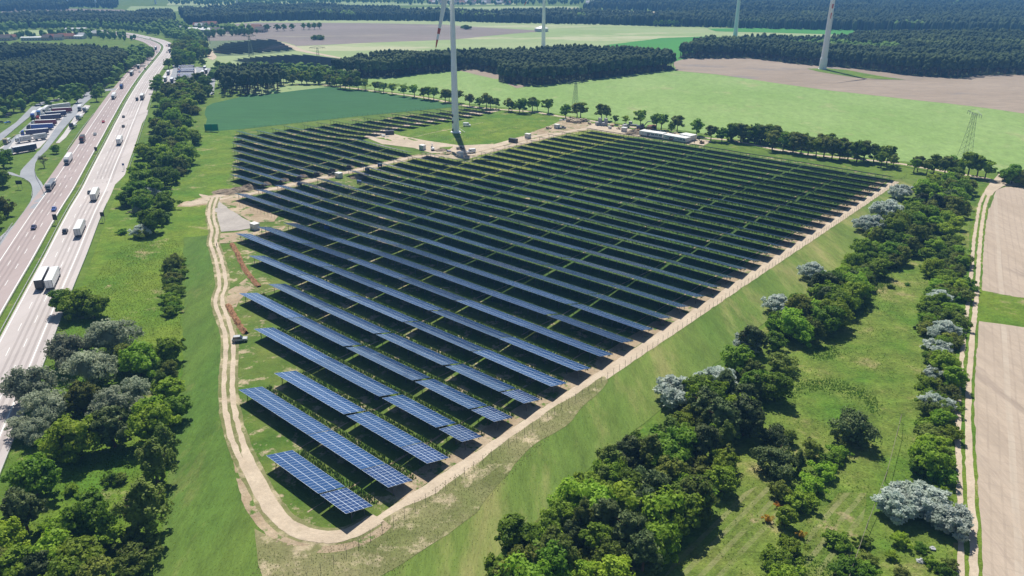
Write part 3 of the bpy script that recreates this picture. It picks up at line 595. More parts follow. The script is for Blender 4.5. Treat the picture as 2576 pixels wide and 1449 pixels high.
# near and middle belts: individual trees -----------------------------------------
belt([(330,520),(345,450),(360,390),(385,330),(410,290),(420,262),(470,262),(505,275),(505,330),(492,370),(470,420),(450,470),(440,530),(442,590),(385,600),(360,570)], 7.2,
     [('oak', 5), ('lime', 5), ('olive', 2), ('bush', 2)], (7.5, 11), 'in the belt beside the motorway', 'in the belt between motorway and meadow', cap=72)
belt([(432,635),(452,632),(452,700),(440,780),(424,820),(418,790),(428,720)], 4.4, [('bush', 4), ('olive', 1)], (5, 6.5), 'in the crop strip hedge', 'in the hedge beside the crop strip', cap=16)
for (u, v, h, k, var, lab) in [
 (318,520,6.5,'oak',1,'dark green tree standing alone left of the belt, nearest the motorway'), (345,540,3.4,'grey',1,'pale grey green tree at the lower end of the belt by the motorway'), (360,600,3.2,'bush',2,'small bush at the foot of the motorway belt'), (308,588,2.0,'bush',1,'tiny dark bush beside the motorway sign'),
 (200,795,8.5,'lime',0,'bright green tree at the top of the grove, beside the motorway edge'), (238,800,7.5,'lime',1,'bright green tree right behind the grey trees at the top of the grove'), (168,790,8,'oak',0,'dark green tree topmost in the grove, touching the motorway'),
 (285,890,10.5,'grey',0,'largest grey green tree in the middle of the grove by the motorway'), (180,925,9.5,'grey',1,'grey green tree left of the largest one in the grove'), (238,962,9,'grey',0,'grey green tree in the heart of the grove'), (85,1015,9.5,'grey',1,'pale tree hanging over the motorway edge line'),
 (130,1060,8,'grey',0,'grey green tree below the one overhanging the motorway'), (320,930,7,'olive',0,'olive green tree between grey trees of the grove'), (355,945,8.5,'lime',0,'bright green tree at the right of the grove centre'), (430,912,7.5,'oak',0,'dark green tree at the right edge of the grove beside the crop strip'),
 (432,958,5.5,'olive',0,'brownish olive tree under the dark one beside the crop strip'), (438,1010,6.5,'lime',1,'pale blossoming tree at the right edge of the grove'), (410,1000,7,'birch',1,'narrow dark birch in the right of the grove'), (345,1010,6.5,'grey',1,'grey green tree below the centre of the grove'),
 (215,1040,8,'olive',0,'olive green tree with rounded top in the grove'), (290,1050,7.5,'grey',1,'greyish tree above the dark pine of the grove'), (290,1125,10,'pine',0,'dark pine in the lower grove'), (380,1060,6.5,'lime',1,'fresh green tree low in the right of the grove'),
 (205,1150,9.5,'lime',0,'bright topped round tree at the lower edge of the grove'), (445,1060,6.5,'oak',1,'dark tree leaning over the crop strip edge'), (385,1110,9,'lime',0,'broad fresh green tree at the lower right of the grove'), (95,1110,5.5,'grey',1,'small grey green tree at the lower left by the motorway'),
 (60,1100,5,'grey',0,'grey bush like tree next to the motorway guardrail'), (420,1150,8,'birch',1,'birch standing at the lower right corner of the grove'), (140,1150,5.5,'lime',1,'bright small tree left below the grove'), (95,1245,8.5,'oak',0,'dark round tree alone in the meadow at the lower left'),
 (70,1335,9.5,'pine',1,'tall brownish pine in the lower left corner'), (22,1400,7,'lime',0,'bright green tree at the left edge near the bottom'), (60,1470,7.5,'lime',1,'green tree at the bottom left corner of the view'), (5,1480,7,'olive',0,'olive tree cut by the left edge at the bottom'),
 (398,1215,10.5,'birch',0,'upper of the two large drooping birches beside the crop strip'), (375,1350,12.5,'birch',0,'lower and larger of the two drooping birches beside the crop strip'), (237,1350,9,'oak',2,'large green tree in the lower left meadow'), (280,1375,5,'lime',1,'small bright tree at the foot of the large meadow tree'),
 (172,1345,4.0,'bush',0,'bright bush left of the large meadow tree'), (178,1242,1.8,'bush',0,'small round bush in the lower left meadow'), (285,1212,2.0,'bush',1,'left of two tiny bushes in the lower left meadow'), (305,1212,1.8,'bush',2,'right of two tiny bushes in the lower left meadow'),
 (118,1345,1.5,'bush',1,'tiny dark bush beside the tall brown pine'), (330,1385,3.0,'bush',1,'dark bush below the larger drooping birch'), (368,1390,3.4,'bush',2,'dull green bush at the meadow edge near the bottom'), (345,1430,4.2,'bush',2,'wide bush at the bottom beside the crop strip'),
 (150,1440,7.5,'lime',0,'yellowish green tree at the bottom of the view'), (215,1450,8,'lime',1,'bright tree right of the yellowish one at the bottom'), (115,1475,7,'pine',0,'grey pine at the bottom left'), (180,1510,8,'oak',1,'green tree cut by the bottom edge'), (250,1500,7,'olive',0,'olive tree cut by the bottom edge'),
 (2140,1108,6.6,'pinebush',0,'solitary dark bushy pine in the right meadow'), (1945,1120,4.6,'pinebush',0,'pine at the edge of the right hand belt'), (1950,1190,5.5,'pinebush',0,'dark pine left of the small bushes in the right meadow'), (2005,1185,4.8,'birch',1,'yellow green slender tree beside the pine in the right meadow'),
 (2040,1150,3.8,'olive',0,'small olive tree above the bush row in the right meadow'), (2105,1155,2.5,'bush',0,'leaf bush highest in the right meadow bush row'), (2088,1165,2.4,'bush',1,'second highest bush in the right meadow row'), (2068,1198,2.7,'bush',0,'third bush of the row in the right meadow'),
 (2034,1238,2.9,'bush',0,'fourth bush of the row in the right meadow'), (2008,1275,3.2,'bush',1,'fifth bush of the row in the right meadow'), (1975,1325,4.0,'lime',1,'bright small tree with orange blossom beside it'), (1957,1255,3.8,'olive',0,'olive small tree left of the bush row'),
 (2014,1352,1.4,'broom',0,'orange flowering bush, the larger one'), (1957,1278,1.1,'broom',0,'orange flowering bush by the olive tree'), (1966,1318,.9,'broom',0,'smallest orange flowering bush at the bright tree'), (1930,1312,1.4,'broom',0,'orange flowering bush at the belt edge'),
 (2102,1372,2.4,'bush',1,'dark round bush low in the right meadow'), (2124,1442,2.5,'bush',1,'dark bush at the bottom of the right meadow'), (1990,1390,2.6,'bush',0,'bush below the orange flowers'), (1960,1430,3.2,'bush',0,'bright bush spreading at the bottom of the right meadow'), (1975,1470,3.2,'bush',0,'bright bush cut by the bottom edge'),
 (2300,1190,3.4,'oak',1,'dark leafy bush tree beside the right hand scrub'), (2240,725,1.2,'bush',1,'tiny dark bush in the round meadow'), (2282,718,.9,'bush',1,'tiniest bush in the round meadow'), (2300,828,1.0,'pine',0,'tiny pine in the middle right meadow'),
 (2035,1110,1.1,'pine',0,'tiny pine left of the solitary pine'), (1985,1115,3.2,'olive',0,'light small tree at the belt edge above the pines'), (2330,1140,2.2,'bush',2,'low bush near the solitary pine wire'),
 (2544,462,9,'oak',0,'big round tree at the right edge above the crossroad'), (2570,468,7.5,'olive',0,'tree cut by the right edge above the crossroad'), (2525,455,6,'lime',1,'smaller tree left of the one above the crossroad'),
 (112,421,6.5,'bare',0,'thin half bare tree on the rest area grass island'), (142,386,4.6,'oak',1,'small dark tree on the grass by the parked lorries'), (10,422,9.5,'oak',2,'big dark tree at the left edge by the rest area'), (8,470,8,'oak',0,'dark tree at the left edge below the rest area road'), (12,545,8,'olive',0,'grey green tree at the left edge under the slip road'),
 (-8,575,7,'oak',1,'tree cut by the left edge below the slip road'),
 ]:
    x, y = G(u, v); tree(k, x, y, h*(1.06 if v > 700 and u < 700 else 1.12), lab, None, var)
# silver shrubs
for (u, v, h, lab) in [(2372,848,3.2,'silvery white shrub beside the two rut track, upper one of the pair'), (2355,897,3.0,'silvery white shrub beside the two rut track, lower one of the pair'), (2350,1035,2.7,'round silvery shrub alone between scrub and track'),
 (2250,1300,3.3,'left dome of the large silvery thicket at the lower right'), (2290,1285,3.8,'middle dome of the large silvery thicket at the lower right'), (2330,1290,3.4,'right dome of the large silvery thicket at the lower right'), (2385,1335,3.2,'silvery shrub leaning to the track at the lower right'),
 (2228,552,5.5,'silvery shrub on the field edge of the belt, the farthest'), (2175,580,4.0,'silvery shrub left in the pair at the upper belt'), (2200,585,4.4,'silvery shrub right in the pair at the upper belt'), (2040,700,3.6,'silvery shrub sticking out of the belt near its middle'),
 (1955,785,3.6,'silvery white shrub on the belt edge by the grass strip'), (1800,990,4.4,'pale silver tree top in the belt'), (1702,1015,4.4,'silver blue shrub tree at the belt edge'), (2362,760,2.6,'silvery shrub in the upper scrub beside the track'), (2345,960,2.4,'small silvery shrub between the pair and the single one'), (2265,500,4.2,'silvery shrub at the far tip of the belt'), (1880,880,3.2,'small silvery shrub on the near belt edge'), (355,595,3,'silver grey shrub at the lower end of the motorway belt'), (375,500,3.4,'silver grey shrub inside the motorway belt')]:
    x, y = G(u, v); tree('silver', x, y, h*1.45+.4, lab)
belt([(2335,478),(2275,560),(2160,645),(2060,735),(1950,830),(1860,905),(1800,960),(1890,985),(1960,960),(1985,915),(2060,850),(2110,810),(2180,745),(2240,705),(2300,640),(2370,600),(2425,560),(2438,480),(2400,452)], 5.2,
     [('oak', 4), ('lime', 5), ('olive', 2), ('pine', 1.2), ('bush', 4)], (5.5, 9.0), 'in the far right belt', 'in the right hand belt, far half', cap=135)
belt([(1800,970),(1720,1040),(1620,1110),(1520,1190),(1420,1280),(1330,1350),(1240,1440),(1200,1520),(1560,1500),(1640,1420),(1740,1350),(1820,1250),(1840,1180),(1900,1080),(1960,1000),(1890,990)], 5.2,
     [('oak', 3), ('lime', 4), ('olive', 2.5), ('pine', 3), ('birch', 3), ('bush', 2)], (5.2, 9.6), 'in the near right belt', 'in the right hand belt, near half', cap=85)
belt([(2330,650),(2400,600),(2430,640),(2424,720),(2420,790),(2410,900),(2405,1000),(2400,1120),(2404,1230),(2395,1300),(2320,1250),(2310,1150),(2330,1060),(2320,960),(2330,860),(2310,800),(2350,740)], 4.5,
     [('bush', 8), ('lime', 1.2)], (4.4, 7.6), 'in the scrub beside the track', 'in the scrub beside the two rut track', cap=80)
belt([(2200,1330),(2390,1380),(2395,1449),(2395,1500),(2100,1500),(2140,1400)], 5.0, [('bush', 5)], (2.0, 4.2), 'in the tangle at the lower right', 'in the lower right tangle', cap=16)
# avenue ------------------------------------------------------------------
AV = [q(1, 0, a, b)+(c,) for a, b, c in [(740,855,9),(790,862,8),(850,885,9),(900,893,10),(945,900,10),(1030,895,10),(1100,903,9),(1195,915,8),(1240,915,8),(1285,930,8),(1370,945,9),(1490,965,9),(1595,977,10),(1690,995,9),(1740,997,10),(1790,1005,10),(1905,1025,10),(1945,1025,9),(2030,1035,10),(2150,1065,9),(2250,1075,7),(2320,1090,11),(2360,1092,9),(2415,1095,8),(2545,1115,9)]]
AV += [q(2, 0, a, b)+(c,) for a, b, c in [(0,1120,7),(75,1130,9),(110,1135,10),(205,1118,10),(255,1112,8),(365,1137,10),(540,1185,9),(655,1185,10),(690,1188,11),(900,1208,11),(950,1210,9),(1035,1247,6),(1145,1252,6),(1290,1277,11),(1450,1300,10),(1500,1305,10),(1600,1330,6),(1660,1322,10),(1855,1365,10),(2000,1412,9),(2110,1425,8),(2210,1420,11),(2300,1430,11),(2370,1432,10),(2440,1440,11),(2500,1445,11)]]
AV += [q(3, 0, a, b)+(c,) for a, b, c in [(0,1450,11),(60,1450,11)]]+[q(3, 1, a, b)+(c,) for a, b, c in [(40,60,11),(150,70,10),(250,85,11),(330,100,11),(400,110,10),(480,130,10),(560,135,11),(640,152,11),(720,150,9),(800,165,10),(890,180,11),(960,170,11),(1060,180,9),(1135,230,8),(1190,205,10),(1255,240,7),(1465,282,7),(1500,278,8),(1595,300,7),(1665,290,9),(1770,322,10),(1820,300,9),(1930,330,9),(2010,320,12),(2100,330,10),(2180,350,9)]]
AV += [q(0, 0, 0, 0)+(0,)]; AV = AV[:-1]
for i, (u, v, h) in enumerate(AV):
    x, y = G(u, v+1); far = x < 0
    lab = ('roadside avenue tree behind the turbine meadow' if far and u > 900 else 'roadside tree in the clump left of the avenue end' if far else 'avenue tree beside the construction yard' if u < 1800 else 'avenue tree in the dense row' if u < 2230 else 'avenue tree at the right end near the crossroad')
    tree('avenue', x, y, h*1.15, lab, lab.replace('avenue tree', 'avenue trees').replace('roadside tree', 'roadside trees'))
# rest area trees -----------------------------------------------------------
for a, b, h in [(405,1055,10),(450,1010,10),(545,1005,10),(500,1083,6),(680,1055,10),(780,1035,10),(815,985,8),(850,965,10),(685,960,9),(975,1020,10),(1025,970,8),(140,1120,12),(220,1060,11),(180,1010,10),(60,1150,11),(10,1080,11)]:
    x, y = G(*q(0, 0, a, b)); tree('avenue', x, y, h, 'dark rounded tree around the left rest area', 'dark rounded trees around the left rest area', 0)
for a, b, h in [(290,370,11),(170,610,12),(150,660,11),(190,560,10),(440,350,9),(480,345,8),(560,350,10),(700,350,9),(430,560,8),(500,575,10),(640,530,9),(735,580,11),(410,610,6),(880,400,11),(900,480,10)]:
    x, y = G(*z9(a, b)); tree('avenue', x, y, h, 'dark tree around the lorry park right of the motorway', 'dark trees around the lorry park', 0)
belt([(432,150),(450,118),(470,108),(505,115),(522,130),(528,150),(500,158),(470,165),(450,170),(436,168)], 10.5, [('wood', 1)], (10, 14), 'in the wood by the motorway bend', 'in the wood by the motorway bend', cap=58)
belt([(400,270),(420,235),(450,228),(520,205),(535,240),(512,262),(480,268)], 9, [('wood', 1)], (9, 12), 'in the wood below the lorry park', 'in the wood below the lorry park', cap=26)
belt([(720,200),(800,190),(850,196),(905,205),(880,222),(800,212),(740,215),(690,214)], 9.5, [('wood', 1)], (9, 13), 'behind the teal field', 'behind the teal field', cap=26)

# ------------------------------------------------------------------ forests (stuff)
def jit_sphere(sub, seed, sc):
    V, F = ico(sub); r_ = np.random.default_rng(seed); V = V*(1+.18*r_.normal(size=(len(V), 1)))*np.array(sc); return V, F
def pine_tpl(seed, lod):
    r_ = random.Random(seed); V = []; F = []; M = []
    def addm(v, f, m):
        b = len(V); V.extend(v); F.extend([[b+i for i in ff] for ff in f]); M.extend([m]*len(f))
    if lod == 0:
        v = []; 
        for z, rr in ((0, .022), (.72, .012)):
            for k in range(3): v.append((math.cos(2.1*k)*rr, math.sin(2.1*k)*rr, z))
        addm(v, [[0, 1, 4], [0, 4, 3], [1, 2, 5], [1, 5, 4], [2, 0, 3], [2, 3, 5]], 1)
        for (z0, z1, rr) in ((.40, .78, .15), (.62, 1.0, .125)):
            n = 6; ring = []; ox, oy = r_.uniform(-.05, .05), r_.uniform(-.05, .05)
            for lv, sc_ in ((.28, 1.0), (.68, .82)):
                for k in range(n):
                    a = 2*math.pi*k/n+r_.uniform(-.3, .3); q_ = rr*sc_*r_.uniform(.7, 1.3); ring.append((ox+math.cos(a)*q_, oy+math.sin(a)*q_, z0+(z1-z0)*(lv+r_.uniform(-.12, .12))))
            ring += [(ox, oy, z1-.03), (ox, oy, z0)]
            addm(ring, [[k, (k+1) % n, n+k] for k in range(n)]+[[(k+1) % n, n+(k+1) % n, n+k] for k in range(n)]+[[n+k, n+(k+1) % n, 2*n] for k in range(n)]+[[(k+1) % n, k, 2*n+1] for k in range(n)], 0)
    else:
        n = 6; ring = []
        for zz, sc_ in ((.0, .8), (.55, 1.0), (.82, .72)):
            for k in range(n):
                a = 2*math.pi*k/n+r_.uniform(-.3, .3); q_ = .19*sc_*r_.uniform(.7, 1.3); ring.append((math.cos(a)*q_, math.sin(a)*q_, zz+(r_.uniform(-.08, .08) if zz else 0)))
        ring += [(0, 0, r_.uniform(.92, 1.02))]
        addm(ring, [f for b in (0, n) for k in range(n) for f in ([b+k, b+(k+1) % n, b+n+k], [b+(k+1) % n, b+n+(k+1) % n, b+n+k])]+[[2*n+k, 2*n+(k+1) % n, 3*n] for k in range(n)], 0)
    return np.array(V), np.array(F), np.array(M)
def broad_tpl(seed, lod):
    r_ = np.random.default_rng(seed)
    if lod == 0:
        V = []; F = []
        for k in range(4):
            v, f = ico(1); v = v*(1+.15*r_.normal(size=(len(v), 1)))*np.array([.2, .2, .24])*r_.uniform(.75, 1.2); v = v+np.array([r_.uniform(-.16, .16), r_.uniform(-.16, .16), r_.uniform(.42, .74)])
            b = sum(len(x) for x in V); V.append(v); F += [[b+i for i in ff] for ff in f]
        V = np.concatenate(V)
    else:
        V, F = ico(1); V = V*(1+.14*r_.normal(size=(len(V), 1)))*np.array([.30, .30, .45])+np.array([0, 0, .5])
    return V, np.array(F), np.zeros(len(F), int)
def merged(name, P, tpls, hr, mats, label, cat, rs=(1, 1)):
    if not len(P): return
    Vs = []; Fs = []; Ms = []; base = 0; which = rng.integers(0, len(tpls), len(P))
    Z = terr(P[:, 0], P[:, 1])
    for ti, (V, F, M) in enumerate(tpls):
        I = np.where(which == ti)[0]
        if not len(I): continue
        n = len(I); a = rng.uniform(0, 6.28, n); h = rng.uniform(hr[0], hr[1], n)*(1+.10*np.sin(P[I, 0]*.021+2*np.sin(P[I, 1]*.013))+.08*np.sin(P[I, 1]*.05+P[I, 0]*.037))*np.where(rng.uniform(size=n) < .12, .75, 1); wd = h*rng.uniform(.85, 1.2, n)*rng.uniform(rs[0], rs[1], n)
        c, s = np.cos(a), np.sin(a)
        X = (V[None, :, 0]*c[:, None]-V[None, :, 1]*s[:, None])*wd[:, None]+P[I, 0][:, None]
        Y = (V[None, :, 0]*s[:, None]+V[None, :, 1]*c[:, None])*wd[:, None]+P[I, 1][:, None]
        ZZ = V[None, :, 2]*h[:, None]+Z[I][:, None]
        Vs.append(np.stack([X, Y, ZZ], -1).reshape(-1, 3)); Fs.append((F[None]+(np.arange(n)*len(V))[:, None, None]+base).reshape(-1, 3)); Ms.append(np.tile(M, n)); base += n*len(V)
    V = np.concatenate(Vs); F = np.concatenate(Fs).astype(np.int32); M = np.concatenate(Ms).astype(np.int32)
    me = bpy.data.meshes.new(name); me.vertices.add(len(V)); me.vertices.foreach_set('co', V.astype(np.float32).ravel())
    me.loops.add(F.size); me.loops.foreach_set('vertex_index', F.ravel()); me.polygons.add(len(F)); me.polygons.foreach_set('loop_start', (np.arange(len(F))*3).astype(np.int32))
    for m in mats: me.materials.append(m)
    me.polygons.foreach_set('material_index', M); me.update(calc_edges=True)
    o = link(name, me); tag(o, label, cat, None, 'stuff'); return o
FM_P = forest_mat('pine wood', (.030,.052,.020), (.070,.100,.036), (.100,.140,.045), sc=.2); FM_T = forest_mat('pine stems', (.10,.07,.05), (.15,.10,.07), (.12,.09,.06))
FM_B = forest_mat('broadleaf wood', (.070,.145,.025), (.135,.225,.045), (.11,.18,.04)); FM_F = forest_mat('far pine wood', (.032,.056,.028), (.068,.100,.045), (.100,.145,.055), sc=.06)
PT0 = [pine_tpl(i, 0) for i in range(7)]; PT1 = [pine_tpl(20+i, 1) for i in range(5)]; BT0 = [broad_tpl(i, 0) for i in range(6)]; BT1 = [broad_tpl(30+i, 1) for i in range(5)]
FA = [(0,272),(60,264),(100,248),(150,238),(215,232),(262,222),(290,200),(305,188),(322,174),(326,160),(300,148),(230,140),(120,137),(0,138),(-250,140),(-300,290),(-60,300)]
S('forest_floor', FA, FLOOR, .3)
strip = [(-40,164),(60,157),(150,157),(162,162),(90,168),(0,176),(-40,178)]
P = scatter(FA, 4.8, .45, excl=[strip]); merged('pine_forest', P, PT0, (13, 17), [FM_P, FM_T], 'dark pine plantation filling the left, behind the rest area', 'forest')
P = scatter([(300,152),(330,134),(362,126),(388,132),(382,152),(350,172),(318,184),(300,204),(275,224),(268,215),(300,180),(326,158)], 7.5); merged('broadleaf_wood', P, BT0, (10, 14), [FM_B], 'light green broadleaf fringe between pine plantation and motorway', 'wood')
P = scatter(strip, 9); merged('broadleaf_wood', P, BT0, (4, 6), [FM_B], 'light green strip of low trees inside the left pine plantation', 'wood')
P = scatter([(-60,262),(20,262),(60,268),(110,248),(200,234),(262,226),(262,232),(205,243),(130,256),(75,276),(20,292),(-60,320)], 9); merged('broadleaf_wood', P, BT0, (7, 12), [FM_B], 'broadleaf edge of the left forest above the rest area', 'wood')
FF = [(840,196),(926,197),(994,195),(1069,185),(1156,177),(1194,175),(1256,189),(1254,205),(1288,212),(1343,216),(1388,213),(1538,195),(1698,176),(1690,167),(1640,160),(1500,154),(1400,150),(1288,152),(1100,158),(950,170),(860,184)]
S('forest_floor', FF, FLOOR, .3)
merged('pine_forest', scatter(FF, 4.9), PT0, (15, 19), [FM_P, FM_T], 'dark pine wood island in the middle, behind the avenue', 'forest')
FE = [(1704,148),(1880,146),(2000,161),(2140,172),(2300,191),(2420,197),(2460,190),(2576,188),(2850,190),(2900,106),(2576,104),(2400,102),(2150,102),(2130,112),(1850,120),(1770,126),(1720,136)]
LITE = [(1960,128),(2080,124),(2200,132),(2260,138),(2240,146),(2200,148),(2080,136),(1980,136)]
S('forest_floor', FE, FLOOR, .3)
merged('pine_forest', scatter(FE, 5.6, excl=[LITE]), PT0, (15, 19), [FM_P, FM_T], 'dark pine forest on the right behind the brown field', 'forest')
merged('broadleaf_wood', scatter(LITE, 9), BT0, (15, 19), [FM_B], 'light green broadleaf stand inside the right pine forest', 'wood')
FM_ = [(548,222),(566,242),(640,238),(700,232),(715,215),(700,196),(640,186),(590,186),(556,196)]
merged('pine_forest', scatter(FM_, 6), PT0, (13, 17), [FM_P, FM_T], 'dark pine grove left above the teal field', 'forest')
merged('broadleaf_wood', scatter([(530,190),(560,182),(700,180),(780,182),(840,186),(860,196),(800,200),(720,198),(640,188),(560,194),(535,215)], 8), BT0, (9, 14), [FM_B], 'broadleaf trees in front of the far solar park', 'wood')
merged('broadleaf_wood', scatter([(470,70),(565,68),(566,87),(540,89),(475,89)], 30), BT1, (8, 13), [FM_B], 'garden trees between the houses of the middle village', 'wood')
belt([(1835,354),(1900,358),(1990,374),(2060,384),(2110,390),(2200,404),(2205,398),(2110,378),(2000,362),(1900,348),(1840,345)], 6.5, [('wood', 1)], (6, 10), 'filling the dense avenue row', 'filling the dense avenue row', cap=34)
# left far woods and villages
merged('broadleaf_wood', scatter([(-200,99),(0,99),(120,98),(220,97),(300,104),(340,104),(345,96),(300,90),(240,84),(150,90),(0,93),(-200,93)], 18), BT1, (9, 14), [FM_B, FM_T], 'trees around the village at the left', 'wood')
merged('broadleaf_wood', scatter([(-200,92),(0,82),(100,74),(200,78),(235,74),(330,80),(400,90),(440,96),(470,110),(485,100),(560,92),(640,90),(650,84),(560,74),(470,70),(400,62),(200,60),(0,66),(-200,70)], 15, excl=[[(470,70),(565,68),(566,87),(540,89),(475,89)]]), BT1, (10, 15), [FM_B], 'broadleaf wood far left beyond the motorway curve', 'wood')
merged('broadleaf_wood', scatter([(432,100),(470,112),(500,118),(525,108),(480,96),(440,88),(405,88)], 11), BT0, (9, 14), [FM_B], 'broadleaf trees outside the motorway curve', 'wood')
merged('pine_forest', scatter([(-250,76),(0,72),(100,70),(200,66),(300,68),(440,70),(442,50),(430,38),(330,40),(200,42),(0,46),(-250,44)], 9.5), PT1, (14, 18), [FM_F], 'dark pine forest band far left', 'forest')
merged('pine_forest', scatter([(-300,30),(0,30),(170,26),(175,18),(290,22),(300,10),(170,6),(0,0),(-300,-4)], 16), PT1, (15, 20), [FM_F], 'bluish forest at the upper left horizon', 'forest')
merged('pine_forest', scatter([(452,34),(640,22),(820,24),(1000,32),(1010,38),(1200,40),(1380,38),(1480,40),(1560,44),(1720,42),(1900,45),(2900,44),(2900,84),(2576,82),(2300,79),(2150,77),(1932,73),(1640,65),(1288,58),(1100,53),(800,51),(640,54),(560,60),(470,62)], 10.5), PT1, (15, 20), [FM_F], 'wide dark forest band across the distance', 'forest')
merged('pine_forest', scatter([(1462,29),(1480,20),(1500,6),(1600,-14),(3000,-22),(3000,46),(1900,45),(1720,33),(1640,28),(1560,27)], 17), PT1, (16, 22), [FM_F], 'blue hazed forest spreading to the upper right horizon', 'forest')
merged('broadleaf_wood', scatter([(640,20),(900,8),(1150,14),(1480,12),(1460,4),(1000,-6),(640,0),(420,4),(430,12)], 34), BT1, (12, 18), [FM_B], 'scattered hazy trees among the farthest fields', 'wood')
for pl in ([(640,50),(700,50),(780,50),(780,44),(640,44)], [(800,50),(900,51),(900,46),(800,45)], [(1145,52),(1260,56),(1250,49),(1150,47)], [(1420,56),(1480,56),(1480,52),(1420,52)], [(2250,78),(2340,78),(2340,72),(2240,73)], [(2390,22),(2420,22),(2410,17)]):
    merged('broadleaf_wood', scatter(pl, 14), BT1, (14, 19), [FM_B], 'pale broadleaf patch at the edge of the distant forest', 'wood')
for i, (a, b) in enumerate([(220,313),(285,311),(367,307),(480,299),(534,298),(588,296),(642,293),(120,312),(95,322)]):
    x, y = G(*q(1, 0, a, b)); tree('avenue', x, y, 12, 'small round tree in the row along the far brown field', 'small round trees along the far brown field', 0)
for i, (a, b) in enumerate([(1443,268),(1500,266),(1545,266),(1580,266),(1625,268),(1660,268),(1700,262)]):
    x, y = G(*q(2, 0, a, b)); tree('avenue', x, y, 12, 'round field tree before the distant forest', 'round field trees before the distant forest', 0)
for i, (a, b) in enumerate([(2100,292),(2130,296),(630,400),(600,402),(655,402)]):
    x, y = G(*q(1, 0, a, b)); tree('bush', x, y, 7, 'dark bush clump on the far brown field', 'dark bush clumps on the far brown field', 1)

# ------------------------------------------------------------------ solar tables
def panel_mat(name, col, mid):
    m, t, b = new_mat(name); L = t.links
    uv = t.nodes.new('ShaderNodeUVMap'); sx = t.nodes.new('ShaderNodeSeparateXYZ'); L.new(uv.outputs[0], sx.inputs[0])
    def line(src, per, wd, ph=0.0):
        a = t.nodes.new('ShaderNodeMath'); a.operation = 'ADD'; L.new(src, a.inputs[0]); a.inputs[1].default_value = wd/2+ph
        d = t.nodes.new('ShaderNodeMath'); d.operation = 'PINGPONG'; 
        f = t.nodes.new('ShaderNodeMath'); f.operation = 'MODULO'; L.new(a.outputs[0], f.inputs[0]); f.inputs[1].default_value = per
        l = t.nodes.new('ShaderNodeMath'); l.operation = 'LESS_THAN'; L.new(f.outputs[0], l.inputs[0]); l.inputs[1].default_value = wd
        return l.outputs[0]
    def mx(a, b_):
        n = t.nodes.new('ShaderNodeMath'); n.operation = 'MAXIMUM'; L.new(a, n.inputs[0]); L.new(b_, n.inputs[1]); return n.outputs[0]
    lines = mx(line(sx.outputs[0], 1.134, .055), line(sx.outputs[1], 2.28, .10))
    if mid: lines = mx(lines, line(sx.outputs[1], 2.28, .045, 1.14))
    n = t.nodes.new('ShaderNodeTexNoise'); n.inputs['Scale'].default_value = .35; L.new(uv.outputs[0], n.inputs['Vector'])
    cc = t.nodes.new('ShaderNodeMix'); cc.data_type = 'RGBA'; cc.inputs[6].default_value = [c*.8 for c in col]+[1]; cc.inputs[7].default_value = [c*1.25 for c in col]+[1]; L.new(n.outputs[0], cc.inputs[0])
    c = t.nodes.new('ShaderNodeMix'); c.data_type = 'RGBA'; c.inputs[7].default_value = (.62, .70, .78, 1); L.new(lines, c.inputs[0]); L.new(cc.outputs[2], c.inputs[6])
    oi = t.nodes.new('ShaderNodeObjectInfo'); rr = t.nodes.new('ShaderNodeMapRange'); rr.inputs[3].default_value = .12; rr.inputs[4].default_value = .24; L.new(oi.outputs['Random'], rr.inputs[0]); L.new(rr.outputs[0], b.inputs['Roughness'])
    hs = t.nodes.new('ShaderNodeHueSaturation'); r4 = t.nodes.new('ShaderNodeMapRange'); r4.inputs[3].default_value = .75; r4.inputs[4].default_value = 1.3; L.new(oi.outputs['Random'], r4.inputs[0]); L.new(r4.outputs[0], hs.inputs['Value']); L.new(c.outputs[2], hs.inputs['Color'])
    L.new(hs.outputs[0], b.inputs['Base Color']); b.inputs['IOR'].default_value = 1.5; b.inputs['Coat Weight'].default_value = .6; b.inputs['Coat Roughness'].default_value = .08
    MATS[name] = m; return m
PV1 = panel_mat('blue solar cells', (.011,.052,.160), False); PV2 = panel_mat('dark blue solar cells', (.010,.034,.120), True)
BACK = plain('panel back sheet', (.05,.05,.055), .5); ALU = plain('aluminium frame', (.55,.56,.57), .4, .3); STEEL = plain('galvanised steel', (.32,.33,.34), .45, .5); DSTEEL = plain('dark steel post', (.10,.10,.11), .5, .4)
HZ, LZ, DY = 3.4, 1.57, 6.58; SL = math.hypot(DY, HZ-LZ)
PVC = {}
